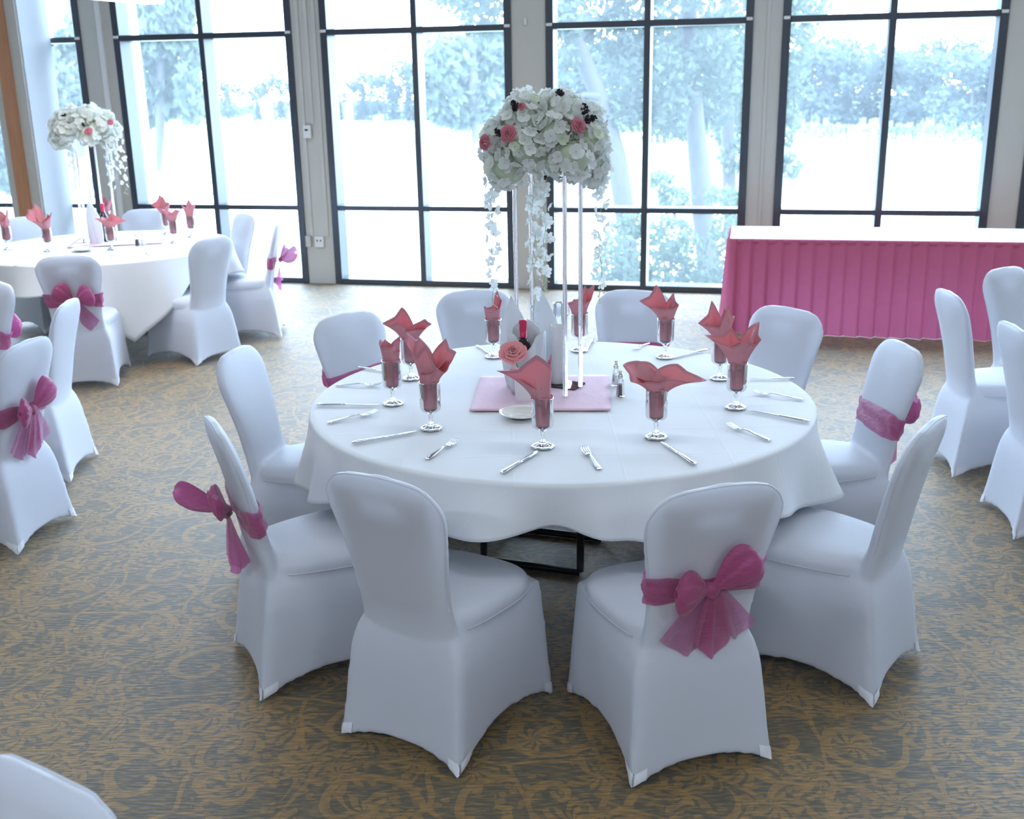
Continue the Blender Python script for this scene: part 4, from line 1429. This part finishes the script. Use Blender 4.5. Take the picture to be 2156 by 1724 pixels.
# ------------------------------------------------------------------ cutlery
def make_fork():
    L_ = 0.185
    b = MB(); R = []
    for (x, w, z, th) in ((0.0, 0.006, 0.002, 0.0012), (0.006, 0.0095, 0.0025, 0.0016), (0.03, 0.0095, 0.0035, 0.0017), (0.07, 0.0055, 0.006, 0.0019), (0.10, 0.0035, 0.0095, 0.002), (0.118, 0.0035, 0.0085, 0.0018)):
        R.append([(x, -w, z), (x, -w * 0.5, z + th), (x, w * 0.5, z + th), (x, w, z), (x, w * 0.5, z - th), (x, -w * 0.5, z - th)])
    b.rings(R); handle = b.mesh('handle', M['steel'])
    b = MB(); R = []
    for (x, w, z, th) in ((0.118, 0.0036, 0.0085, 0.0016), (0.124, 0.008, 0.0055, 0.0013), (0.132, 0.0115, 0.0035, 0.0011), (0.142, 0.0125, 0.0030, 0.001)):
        R.append([(x, -w, z + 0.001), (x, -w * 0.5, z + th), (x, w * 0.5, z + th), (x, w, z + 0.001), (x, w * 0.5, z - th), (x, -w * 0.5, z - th)])
    b.rings(R)
    for k in range(4):
        y = -0.0105 + 0.007 * k
        R = []
        for (x, w, z) in ((0.140, 0.0019, 0.0032), (0.160, 0.0015, 0.005), (0.176, 0.0012, 0.0085), (0.186, 0.0005, 0.0115)):
            R.append([(x, y - w, z - 0.0008), (x, y + w, z - 0.0008), (x, y + w, z + 0.0008), (x, y - w, z + 0.0008)])
        b.rings(R)
    return handle, b.mesh('tined_head', M['steel'])


def make_knife():
    b = MB(); R = []
    for (x, w, th) in ((0.0, 0.005, 0.002), (0.005, 0.0085, 0.0035), (0.02, 0.009, 0.004), (0.06, 0.0068, 0.0036), (0.098, 0.006, 0.0032), (0.104, 0.0072, 0.0034), (0.108, 0.0055, 0.0028)):
        R.append([(x, w * math.cos(a), 0.0042 + th * math.sin(a)) for a in [2 * math.pi * k / 10 for k in range(10)]])
    b.rings(R); handle = b.mesh('handle', M['steel'])
    b = MB(); R = []
    for (x, w0, w1, th) in ((0.108, -0.005, 0.005, 0.0018), (0.116, -0.0085, 0.006, 0.0011), (0.16, -0.0098, 0.0065, 0.001), (0.20, -0.0085, 0.0062, 0.0008), (0.216, -0.003, 0.0055, 0.0006), (0.222, 0.002, 0.004, 0.0004)):
        R.append([(x, w0, 0.0042), (x, (w0 + w1) / 2, 0.0042 + th), (x, w1, 0.0042 + th * 0.8), (x, w1, 0.0042 - th * 0.8), (x, (w0 + w1) / 2, 0.0042 - th)])
    b.rings(R)
    return handle, b.mesh('blade', M['steel'])


FORK, KNIFE = make_fork(), make_knife()


def cutlery(kind, a, c, label, z=ZT):
    """a = pixel of the handle end, c = pixel of the tip"""
    A, C = at(*a, z), at(*c, z)
    d = C - A
    L_ = 0.187 if kind == 'fork' else 0.223
    k = max(0.85, min(1.1, d.length / L_))
    mid = (A + C) / 2; d.normalize()
    t = thing('dinner_fork' if kind == 'fork' else 'dinner_knife', label, kind, mid - d * L_ * k / 2, math.atan2(d.y, d.x), 'table cutlery')
    t.scale = (k, k, k)
    for n_, me in zip(('handle', 'tined_head') if kind == 'fork' else ('handle', 'blade'), FORK if kind == 'fork' else KNIFE): link(n_, me, t)


for kind, a, c, lab in (
    ('knife', (667, 853.5), (799, 854), 'steel knife, leftmost on near table, lying straight across'),
    ('fork', (676, 893.5), (807, 867), 'steel fork, leftmost on near table, below the leftmost knife'),
    ('knife', (737, 935), (883, 909.5), 'steel knife on near table pointing at lily-shaped napkin goblet'),
    ('fork', (881.5, 977.5), (977.5, 920), 'steel fork at front left of near table, tines pointing up right'),
    ('knife', (1056, 997.5), (1133.6, 951), 'steel knife at front, pointing to goblet beside white saucer'),
    ('fork', (1272, 1000), (1221, 936), 'steel fork at front centre of near table, tines pointing up left'),
    ('knife', (1467, 981.5), (1390, 930.6), 'steel knife at front right, tip touching a goblet foot'),
    ('fork', (1641, 935), (1515, 891), 'steel fork at front right of near table, tines pointing left'),
    ('knife', (1706, 889.6), (1573, 864), 'steel knife at right of near table, below tulip-shaped napkin goblet'),
    ('fork', (1699, 843), (1577, 826), 'steel fork at right of near table, just above the right knife'),
    ('knife', (1672, 797.6), (1573, 799), 'steel knife at right back, lying level beside the hidden goblet'),
    ('fork', (707, 811), (803, 812), 'steel fork at left back, above the leftmost knife'),
    ('knife', (768, 776), (815, 783), 'steel knife at back left, mostly hidden by napkin goblets'),
    ('knife', (1489.5, 737), (1417, 754), 'steel knife on far side, right of goblet with pointed napkin'),
    ('fork', (1366, 722.7), (1334, 737), 'steel fork on far side, left of goblet with pointed napkin'),
    ('knife', (1247.6, 715.6), (1232, 741), 'steel knife on far side, seen right of the clear rods'),
    ('knife', (1004, 728), (1035, 747), 'steel knife on far side, by the narrow upright napkin goblet'),
    ('fork', (232, 548), (245, 527), 'steel fork lying on the far table in front of flat napkin'),
    ('knife', (35, 558), (66, 552), 'steel knife on far table near the bow chair'),
    ('fork', (305, 530), (318, 540), 'small-looking steel fork on far table, right of the shakers'),
):
    cutlery(kind, a, c, lab)

# ------------------------------------------------------------------ flower stands
def make_floret(green, seed):
    r = random.Random(seed); b = MB()
    for k in range(4):
        a = k * math.pi / 2 + r.uniform(-0.15, 0.15); ln = 0.0165 * r.uniform(0.9, 1.12); w = ln * 0.62
        c, s_ = math.cos(a), math.sin(a)
        loc = [(0.001, 0, 0.002), (ln * 0.45, -w, 0.004), (ln * 0.95, -w * 0.75, 0.0075), (ln * 1.06, 0, 0.006), (ln * 0.95, w * 0.75, 0.0085), (ln * 0.45, w, 0.0045), (ln * 0.55, 0, 0.0025)]
        V = [(x * c - y * s_, x * s_ + y * c, z + r.uniform(-0.0012, 0.0012)) for x, y, z in loc]
        b.add(V, [(0, 1, 6), (1, 2, 6), (2, 3, 6), (3, 4, 6), (4, 5, 6), (5, 0, 6)])
    b.sphere((0, 0, 0.0025), 0.0022, 5, 3)
    return b


FLORET = [make_floret(False, k).mesh('floret', M['petal']) for k in range(4)] + [make_floret(True, 9).mesh('floret', M['petal_green'])]


def fib(n, seed, zmin=-1.0):
    out = []
    for k in range(n):
        z = 1 - (1 - zmin) * (k + 0.5) / n
        a = k * 2.39996 + seed
        q = math.sqrt(max(0, 1 - z * z))
        out.append(Vector((q * math.cos(a), q * math.sin(a), z)))
    return out


def face_dir(p, d, spin, scale=1.0):
    q = Vector((0, 0, 1)).rotation_difference(d)
    return Matrix.Translation(p) @ q.to_matrix().to_4x4() @ Matrix.Rotation(spin, 4, 'Z') @ Matrix.Scale(scale, 4)


def make_rose(mat, size, seed):
    r = random.Random(seed); b = MB()
    for ring, (n, r0, r1, h, op) in enumerate(((2, 0.03, 0.10, 0.98, 0.02), (3, 0.06, 0.22, 1.0, 0.06), (3, 0.10, 0.38, 0.95, 0.12), (4, 0.14, 0.55, 0.86, 0.18), (5, 0.18, 0.74, 0.72, 0.26), (6, 0.20, 0.92, 0.54, 0.34))):
        for k in range(n):
            a0 = 2 * math.pi * (k + 0.5 * ring) / n + r.uniform(-0.25, 0.25); sp = math.pi / n * 1.45
            pts = []
            for i in range(9):
                u = -1 + 2 * i / 8
                for j in range(7):
                    v = j / 6
                    rad = r1 * (0.50 + 0.50 * v ** 0.8) * (1 + 0.12 * u) + op * 0.45 * v ** 5
                    z = h - 0.34 * (1 - v) ** 1.5 - 0.14 * u * u * v - op * 0.40 * v ** 6
                    ang = a0 + u * sp * (0.55 + 0.45 * math.sin(math.pi * min(0.6, 0.1 + v * 0.6)))
                    pts.append((size * rad * math.cos(ang), size * rad * math.sin(ang), size * z))
            b.grid(pts, 9, 7)
    b.lathe([(0.07 * size, 0.1 * size), (0.11 * size, 0.6 * size), (0.09 * size, 0.88 * size), (0.04 * size, 0.97 * size), (0.004 * size, 0.93 * size)], 12, mod=lambda a, z: 1 + 0.25 * math.sin(a * 0.5 + z * 60))
    return b.mesh('rose', mat)


ROSE = make_rose(M['rose'], 0.030, 3)


def make_berries(seed):
    r = random.Random(seed); b = MB()
    for br in range(3):
        d = Vector((r.uniform(-0.6, 0.6), r.uniform(-0.6, 0.6), 1)).normalized(); p = Vector((0, 0, 0))
        path = [p.copy()]
        for k in range(6):
            p = p + d * 0.008 + Vector((r.uniform(-.003, .003), r.uniform(-.003, .003), 0)); path.append(p.copy())
            for q in range(5):
                c = p + Vector((r.uniform(-.010, .010), r.uniform(-.010, .010), r.uniform(-.006, .006)))
                b.sphere(c, 0.0052, 6, 4)
        b.tube(path, 0.0012, 4)
    return b.mesh('berry_sprig', M['berry'])


BERRY = [make_berries(1), make_berries(2)]


def make_blossom(seed):
    r = random.Random(seed); b = MB()
    for k in range(5):
        a = 2 * math.pi * k / 5 + r.uniform(-0.2, 0.2); ln = 0.021 * r.uniform(0.8, 1.15); w = ln * 0.48
        c, s_ = math.cos(a), math.sin(a)
        loc = [(0.001, 0, 0), (ln * 0.5, -w, 0.004), (ln, -w * 0.5, 0.010), (ln * 1.05, w * 0.4, 0.008), (ln * 0.5, w, 0.005), (ln * 0.6, 0, 0.001)]
        b.add([(x * c - y * s_, x * s_ + y * c, z) for x, y, z in loc], [(0, 1, 5), (1, 2, 5), (2, 3, 5), (3, 4, 5), (4, 0, 5)])
    return b.mesh('blossom', M['petal'])


BLOSSOM = [make_blossom(k) for k in range(3)]


def centerpiece(base, rods, plate, z_bot, rx, h, roses, berries, garlands, label, detailed, yaw_=0.0):
    """base on the cloth; rods: local xy; z_bot..z_bot+h: the flower dome, all local to base"""
    t = thing('flower_centerpiece', label, 'centerpiece', base, 0, 'tall flower stands')
    x0, x1, y0, y1, pr = plate
    b = MB(); cs = [Vector((x0, y0, 0)), Vector((x1, y0, 0)), Vector((x1, y1, 0)), Vector((x0, y1, 0))]
    cs = [Matrix.Rotation(pr, 3, 'Z') @ c for c in cs]
    V = [(c.x, c.y, 0.0035) for c in cs] + [(c.x, c.y, 0.0095) for c in cs]
    b.add(V, [(0, 3, 2, 1), (4, 5, 6, 7), (0, 1, 5, 4), (1, 2, 6, 5), (2, 3, 7, 6), (3, 0, 4, 7)])
    b.build('base_plate', M['acrylic'], t, False)
    for (x, y) in rods:
        b = MB(); b.tube([(x, y, 0.0098), (x, y, 0.3), (x, y, z_bot + 0.06)], 0.0085, 16); b.build('rod', M['acrylic'], t)
    cx = sum(r_[0] for r_ in rods) / len(rods); cy = sum(r_[1] for r_ in rods) / len(rods)
    b = MB(); b.lathe([(0.01, z_bot + 0.07), (rx * 0.50, z_bot + 0.08), (rx * 0.62, z_bot + 0.13), (rx * 0.45, z_bot + h * 0.66), (0.02, z_bot + h * 0.76)], 20, c=(cx, cy, 0)); b.build('foam_core', M['petal_green'], t)
    r = random.Random(17)
    # flower heads over the dome
    heads = []
    for k, d in enumerate(fib(19, 0.6, -0.40)):
        p = Vector((cx + d.x * rx * 0.76, cy + d.y * rx * 0.76, z_bot + h * 0.38 + d.z * h * (0.44 if d.z > 0 else 0.60)))
        heads.append((p, d, 0.074 * r.uniform(0.9, 1.1)))
    made = 0
    for (p, d, rad) in heads:
        b = MB(); b.sphere((0, 0, 0), rad * 0.84, 12, 8)
        hd = b.build('hydrangea_head', M['petal'] if k % 3 else M['petal_green'], t, loc=p)
        rest = MB()
        to_cam = Vector((-(base.x + p.x), -(base.y + p.y), CAM_H - base.z - p.z)).normalized()
        for j, q in enumerate(fib(46, r.random() * 6, -1.0)):
            if q.dot(d) < -0.35: continue
            q = (q + Vector((r.uniform(-.2, .2), r.uniform(-.2, .2), r.uniform(-.2, .2)))).normalized()
            green = r.random() < 0.10
            vi = r.randrange(4)
            Mx = face_dir(q * rad * r.uniform(0.86, 1.06), (q + Vector((r.uniform(-.45, .45), r.uniform(-.45, .45), r.uniform(-.45, .45)))).normalized(), r.random() * 6, r.uniform(1.15, 1.6))
            if detailed and made < 295 and q.dot(to_cam) > 0.25 and (d.dot(to_cam) > -0.2):
                link('floret', FLORET[4] if green else FLORET[vi], hd, M=Mx); made += 1
            else:
                fl = make_floret(False, vi)
                rest.add([Mx @ Vector(v) for v in fl.v], fl.f)
        rest.build('florets', M['petal'], hd)['kind'] = 'stuff'
    for (p, d, s) in roses:
        link('rose', ROSE, t, M=face_dir(Vector(p), Vector(d).normalized(), r.random() * 6, s))
    for k, (p, d, s) in enumerate(berries):
        link('berry_sprig', BERRY[k % 2], t, M=face_dir(Vector(p), Vector(d).normalized(), r.random() * 6, s))
    for (x, y, zt_, ln, n) in garlands:
        b = MB(); path = [(x + 0.006 * math.sin(k * 1.3), y + 0.005 * math.cos(k * 1.7), zt_ - ln * k / 14) for k in range(15)]
        b.tube(path, 0.0009, 4); g = b.build('garland', M['stem'], t)
        for k in range(n):
            f = (k + 0.4) / n; a = k * 2.4 + r.random()
            p = Vector((x + 0.017 * math.cos(a), y + 0.017 * math.sin(a), zt_ - ln * 0.90 * f))
            d = Vector((math.cos(a), math.sin(a) - 0.4, r.uniform(-0.7, 0.5))).normalized()
            link('blossom', BLOSSOM[k % 3], g, M=face_dir(p, d, r.random() * 6, r.uniform(1.0, 1.4) * (1 - 0.25 * f)))
        b = MB()
        for k in range(4):
            q = Vector((x, y, zt_ - ln * (0.90 + 0.03 * k)))
            e = q + Vector((0.014 * math.cos(k * 2.2), 0.014 * math.sin(k * 2.2), -0.012)); b.tube([q, e], 0.0011, 4); b.sphere(e, 0.0032, 5, 4)
        b.build('buds', M['petal_green'], g)
    return t


# near stand
F_, R_ = at(1190, 838, ZT), at(1222, 818, ZT)
L_, B_ = at(1090, 800, ZT), at(1122, 783, ZT)
cb = (F_ + R_ + L_ + B_) / 4
loc = lambda p: (p.x - cb.x, p.y - cb.y)
ybq = cb.y
top = at_y(1137, 192, ybq); bot = at_y(1137, 385, ybq); lft = at_y(1006, 320, ybq); rgt = at_y(1268, 320, ybq)
zb = bot.z - ZT; hh = top.z - bot.z; rx = (rgt.x - lft.x) / 2; cxb = (lft.x + rgt.x) / 2 - cb.x


def dome(u, v, depth=-0.8):
    """a point on the front of the flower dome seen at a pixel, local to the stand; direction outwards"""
    c = Vector((cb.x + cxb, cb.y, ZT + zb + hh * 0.45))
    d0 = Vector(ray(u, v)); o0 = Vector((0, 0, CAM_H))
    sc = Vector((1 / (rx * 1.02), 1 / (rx * 1.02), 1 / (hh * 0.56)))
    dd = Vector((d0.x * sc.x, d0.y * sc.y, d0.z * sc.z)); oo = Vector(((o0 - c).x * sc.x, (o0 - c).y * sc.y, (o0 - c).z * sc.z))
    A_, B2, C_ = dd.dot(dd), 2 * dd.dot(oo), oo.dot(oo) - 1
    disc = B2 * B2 - 4 * A_ * C_
    k = (-B2 - math.sqrt(max(0, disc))) / (2 * A_)
    p = o0 + d0 * k
    n = Vector(((p - c).x * sc.x ** 2, (p - c).y * sc.y ** 2, (p - c).z * sc.z ** 2)).normalized()
    return p - Vector((cb.x, cb.y, ZT)), n


ro = []
for (u, v, s) in ((1071, 282, 1.0), (1022, 300, 0.92), (1217, 265, 0.95), (1096, 224, 0.6)):
    p, n = dome(u, v); ro.append((p - n * 0.006, n + Vector((0, -0.3, 0.1)), s))
be = []
for (u, v, s) in ((1083, 230, 0.75), (1054, 282, 0.6), (1222, 240, 0.9), (1240, 258, 0.75), (1176, 205, 0.7), (1150, 375, 0.35)):
    p, n = dome(u, v); be.append((p - n * 0.01, n + Vector((0, 0, 0.3)), s))
ga = []
for (u, v0, v1, dy, n) in ((1034, 372, 655, -0.10, 17), (1122, 372, 690, -0.16, 18), (1146, 372, 622, -0.14, 17), (1266, 350, 650, -0.05, 17), (1135, 375, 600, 0.12, 12)):
    a_ = at_y(u, v0, ybq + dy); c_ = at_y(u, v1, ybq + dy)
    ga.append((a_.x - cb.x, a_.y - cb.y, a_.z - ZT + 0.02, a_.z - c_.z, n))
pu = (R_ - F_); pr = math.atan2(pu.y, pu.x)
centerpiece(Vector((cb.x, cb.y, ZT)), [loc(F_), loc(R_), loc(L_), loc(B_)], (-0.055, 0.055, -0.14, 0.14, pr), zb, rx, hh, ro, be, ga,
            'tall near flower stand, white hydrangea ball with roses on clear rods', True)
# far stand
F2, R2_, L2, B2_ = at(186, 518, ZT), at(248, 510, ZT), at(176, 503, ZT), at(222, 498, ZT)
cb2 = (F2 + R2_ + L2 + B2_) / 4
y2 = cb2.y
top = at_y(188, 224, y2); bot = at_y(193, 306, y2); lft = at_y(121, 275, y2); rgt = at_y(260, 275, y2)
zb2 = bot.z - ZT; hh2 = top.z - bot.z; rx2 = (rgt.x - lft.x) / 2
ro2 = []
for (u, v, s) in ((187, 277, 1.0), (138, 258, 0.8), (233, 258, 0.8)):
    p = at_y(u, v, y2 - rx2 * (0.95 if s == 1 else 0.6)) - Vector((cb2.x, cb2.y, ZT)); ro2.append((p, Vector((0.1, -1, 0.5)), s))
be2 = []
for (u, v, s) in ((178, 266, 0.6), (138, 244, 0.6)):
    p = at_y(u, v, y2 - rx2 * 0.85) - Vector((cb2.x, cb2.y, ZT)); be2.append((p, Vector((-0.5, -0.6, 0.6)), s))
ga2 = []
for (u, v0, v1, dy, n) in ((145, 298, 415, -0.05, 14), (225, 305, 415, -0.12, 14), (252, 300, 412, 0.0, 14), (236, 303, 380, 0.08, 10)):
    a_ = at_y(u, v0, y2 + dy); c_ = at_y(u, v1, y2 + dy); ga2.append((a_.x - cb2.x, a_.y - cb2.y, a_.z - ZT + 0.02, a_.z - c_.z, n))
q2 = [(p.x - cb2.x, p.y - cb2.y) for p in (F2, R2_, L2, B2_)]
centerpiece(Vector((cb2.x, cb2.y, ZT)), q2, (-0.14, 0.14, -0.11, 0.11, 0.1), zb2, rx2, hh2, ro2, be2, ga2,
            'far flower stand at left, white hydrangea ball on clear rods', False)

# ------------------------------------------------------------------ small things on the tables
def square_cloth(px, label):
    P = [at(u, v, ZT + 0.001) for u, v in px]
    c = sum(P, Vector()) / 4
    b = MB(); n = 17; pts = []
    for i in range(n):
        for j in range(n):
            u, v = i / (n - 1), j / (n - 1)
            p = P[0].lerp(P[1], u).lerp(P[3].lerp(P[2], u), v) - c
            pts.append((p.x, p.y, 0.0012 * math.sin(p.x * 23 + 1) * math.sin(p.y * 19) * (1 if 0 < i < n - 1 and 0 < j < n - 1 else 0.3) + 0.0016))
    b.grid(pts, n, n)
    o = b.build('square_cloth', M['mat_pink'], None, True, loc=c)
    m_ = o.modifiers.new('thick', 'SOLIDIFY'); m_.thickness = 0.0012; m_.offset = 1
    tag(o, label, 'cloth', 'pink squares under the flower stands')


square_cloth([(988, 866), (1286, 865), (1283, 790), (1012, 793)], 'pale pink square cloth under the near flower stand')
square_cloth([(140, 522), (345, 512), (330, 496), (170, 500)], 'pale pink square cloth under the far flower stand')


def saucer(u, v, rad, label):
    P = at(u, v, ZT)
    b = MB(); k = rad / 0.08
    b.lathe([(0.001, 0.0), (0.042 * k, 0.0), (0.046 * k, 0.003), (0.068 * k, 0.011), (0.080 * k, 0.017), (0.0795 * k, 0.0195), (0.066 * k, 0.0145), (0.046 * k, 0.0075), (0.001, 0.006)], 40)
    tag(b.build('saucer', M['china'], None, True, loc=P), label, 'saucer', 'white saucers')


saucer(1098, 876, 0.083, 'white china saucer behind the nearest goblet on near table')
saucer(175, 528, 0.085, 'white china saucer in front of the flower stand on far table')


def shaker(u, v, fill, label, s=1.0):
    P = at(u, v, ZT)
    t = thing('pepper_shaker' if fill == 'pepper' else 'salt_shaker', label, 'shaker', P, 0.3, 'salt and pepper shakers')
    b = MB(); b.lathe([(0.0185, 0.0), (0.020, 0.003), (0.0185, 0.008), (0.015, 0.05), (0.012, 0.072), (0.011, 0.076)], 8); bd = b.build('glass_body', M['thin'], t, False)
    b = MB(); b.lathe([(0.014, 0.004), (0.0165, 0.008), (0.0140, 0.045), (0.0130, 0.048)], 8); b.build('contents', M[fill], t)
    b = MB(); b.lathe([(0.0125, 0.074), (0.0130, 0.082), (0.0105, 0.089), (0.0065, 0.094), (0.006, 0.098), (0.0085, 0.102), (0.0060, 0.106), (0.001, 0.107)], 16); b.build('cap', M['steel'], t)


shaker(1306, 834, 'pepper', 'glass pepper shaker with steel cap beside pink cloth on near table')
shaker(1297, 812, 'salt', 'glass salt shaker behind the pepper shaker on near table')
shaker(289, 517, 'pepper', 'pepper shaker on far table, right of pink cloth')
shaker(302, 516, 'salt', 'salt shaker on far table beside the pepper')


def wine_bottle(P, label, h=0.30):
    t = thing('wine_bottle', label, 'bottle', P, 0, 'wine bottles on the tables')
    b = MB(); b.lathe([(0.001, 0), (0.034, 0.0), (0.037, 0.004), (0.0372, 0.17), (0.036, 0.185), (0.027, 0.205), (0.018, 0.22), (0.0155, 0.232), (0.0145, h - 0.076)], 28); b.build('glass_body', M['bottle'], t)
    b = MB(); b.lathe([(0.0150, h - 0.0775), (0.0152, h - 0.018), (0.0165, h - 0.016), (0.0165, h - 0.006), (0.0150, h - 0.001), (0.001, h)], 24); b.build('capsule', M['capsule'], t)


# near bottle: its capsule top shows at (1101, 674)
Pb = at(1101, 674, ZT + 0.30); Pb.z = ZT + 0.002
wine_bottle(Pb, 'wine bottle with red capsule between white napkin peaks, near table')
Pb2 = at(224, 506, ZT + 0.002)
wine_bottle(Pb2, 'wine bottle with pinkish-red capsule on far table')


def napkin_peak(P, hgt, wid, lean, label, seed, rz=0.0):
    """a white napkin folded to a tall hooded point"""
    b = MB(); n, m_ = 36, 16; pts = []
    for i in range(m_):
        v = i / (m_ - 1)
        for k in range(n):
            a = 2 * math.pi * k / n
            w = wid * (0.86 + 0.22 * math.sin(math.pi * min(1, v * 1.25)) if v < 0.5 else 1.04 * (1 - ((v - 0.5) / 0.5) ** 1.35) + 0.012)
            fold = 1 + 0.10 * math.sin(3 * a + seed) * (1 - v) + 0.05 * math.sin(7 * a + 4 * v + seed)
            d = w * (0.62 - 0.38 * v)
            pts.append((w * fold * math.cos(a) + lean * v ** 1.6, d * fold * math.sin(a), hgt * v))
    b.grid(pts, m_, n, cv=True)
    b.f.append(tuple(len(b.v) - n + k for k in range(n))); b.mi.append(0)
    b.f.append(tuple(range(n))[::-1]); b.mi.append(0)
    o = b.build('folded_napkin', M['white_napkin'], None, True, loc=P, rz=rz)
    return tag(o, label, 'napkin', 'white napkins folded to tall points')


# white peaks stand behind the bottle on the near table
Pn = at(1152, 806, ZT + 0.002)
tp = at_y(1139, 607, Pn.y)
napkin_peak(Vector((Pn.x, Pn.y + 0.02, ZT + 0.0105)), tp.z - ZT, 0.060, -0.028, 'tall white folded napkin, right and higher of two near peaks', 1)
Pm = Vector((Pb.x - 0.018, Pb.y + 0.105, ZT + 0.0105)); tp = at_y(1076, 628, Pm.y)
napkin_peak(Pm, tp.z - ZT, 0.062, tp.x - Pm.x, 'tall white folded napkin, left of two peaks behind bottle', 2)
Pq = at(205, 512, ZT + 0.002); tp = at_y(197, 420, Pq.y)
napkin_peak(Pq, tp.z - ZT, 0.060, -0.03, 'white folded napkin peak at the foot of far flower stand', 3)
# napkin wrapped round the bottle
b = MB(); n, m_ = 48, 12; pts = []
for i in range(m_):
    v = i / (m_ - 1)
    for k in range(n):
        a = 2 * math.pi * k / n
        rr_ = (0.050 + 0.012 * v) * (1 + 0.08 * math.sin(5 * a + 3 * v) + 0.06 * math.sin(9 * a + 1))
        z = v * (0.200 + 0.060 * abs(math.sin(1.5 * a + 2.356)) * v + 0.02 * math.sin(a) * v)
        pts.append((rr_ * 1.15 * math.cos(a), rr_ * math.sin(a), z))
b.grid(pts, m_, n, cv=True)
o = b.build('bottle_napkin', M['white_napkin'], None, True, loc=Vector((Pb.x + 0.012, Pb.y, ZT + 0.0105)))
o.modifiers.new('thick', 'SOLIDIFY').thickness = 0.0015
tag(o, 'white napkin wrapped round the lower wine bottle, near table', 'napkin')
# white tube vase right of the peaks
Pv = at(1174, 806, ZT + 0.0105)
tp = at_y(1174, 690, Pv.y)
b = MB(); b.lathe([(0.001, 0), (0.026, 0), (0.027, 0.004), (0.027, tp.z - ZT - 0.006), (0.0262, tp.z - ZT), (0.0235, tp.z - ZT), (0.0235, 0.02), (0.001, 0.015)], 32)
tag(b.build('tube_vase', M['ceramic'], None, True, loc=Pv), 'plain white tube vase between napkin peak and clear rods', 'vase')
# rose in a small white cube vase
Pr = at(1102, 846, ZT + 0.002)
tr = at_y(1080, 732, Pr.y)
t = thing('rose_vase', 'small white cube vase holding a salmon rose, near table', 'vase', Pr + Vector((0, 0.02, 0)), 0.05)
hv = 0.105
b = MB(); b.box(-0.030, 0.030, -0.030, 0.030, 0, hv); vz = b.build('cube', M['ceramic'], t, False); bevel(vz, 0.003)
dx = tr.x - Pr.x
link('rose', make_rose(M['rose_light'], 0.050, 8), t, M=face_dir(Vector((dx, -0.005, tr.z - ZT - 0.035)), Vector((-0.10, -0.75, 0.9)).normalized(), 0.4))
b = MB(); b.tube([(0, 0, hv - 0.02), (dx * 0.6, 0, (hv + tr.z - ZT) / 2 - 0.02), (dx, 0, tr.z - ZT - 0.03)], 0.003, 6); b.build('stem', M['stem'], t)
for k, (ax, ay) in enumerate(((-0.045, -0.02), (0.03, -0.025), (-0.015, -0.04), (0.02, 0.03))):
    b = MB(); base_ = Vector((dx * 0.8, 0, tr.z - ZT - 0.045)); tipv = base_ + Vector((ax, ay, -0.006)); sd = Vector((-ay, ax, 0)).normalized() * 0.015; mid_ = base_.lerp(tipv, 0.5) + Vector((0, 0, 0.006))
    b.add([base_, mid_ + sd, tipv, mid_ - sd, mid_ - Vector((0, 0, 0.003))], [(0, 1, 4), (1, 2, 4), (2, 3, 4), (3, 0, 4)]); b.build('leaf', M['leafgreen'], t)
# steel jug behind the peaks
Pj = at(1180, 700, ZT + 0.001); Pj.y += 0.18
tp = at_y(1180, 637, Pj.y)
t = thing('cream_jug', 'small steel jug peeping out behind right white napkin peak', 'jug', Pj)
hj = max(0.06, tp.z - ZT)
b = MB(); b.lathe([(0.001, 0), (0.030, 0), (0.032, 0.01), (0.030, hj * 0.6), (0.026, hj * 0.8), (0.028, hj - 0.004), (0.0285, hj), (0.025, hj), (0.023, hj * 0.7), (0.001, 0.01)], 24); b.build('body', M['steel'], t)
b = MB(); b.tube([(0.029, 0, hj * 0.85), (0.05, 0, hj * 0.8), (0.053, 0, hj * 0.5), (0.031, 0, hj * 0.3)], 0.004, 6); b.build('handle', M['steel'], t)

# the hanging lamp whose end shows at the top left
Pe = at_y(328, 9, 8.2)
t = pendant_or_fill_lamp(0, 0, CEIL - 0.4, 2.4, 0.0, 25.0, 'white linear lamp hanging at the top left before windows')
t['category'] = 'lamp'
d0 = at_y(150, -6, 7.4) - Pe
ang = math.atan2(d0.y, d0.x)
t.matrix_world = Matrix.Translation((Pe.x + math.cos(ang) * 1.2, Pe.y + math.sin(ang) * 1.2, Pe.z - 0.0)) @ Matrix.Rotation(ang, 4, 'Z')
for ch in list(t.children):
    if ch.name.startswith('cable'):
        for v in ch.data.vertices:
            if v.co.z > 0.2: v.co.z = CEIL - Pe.z
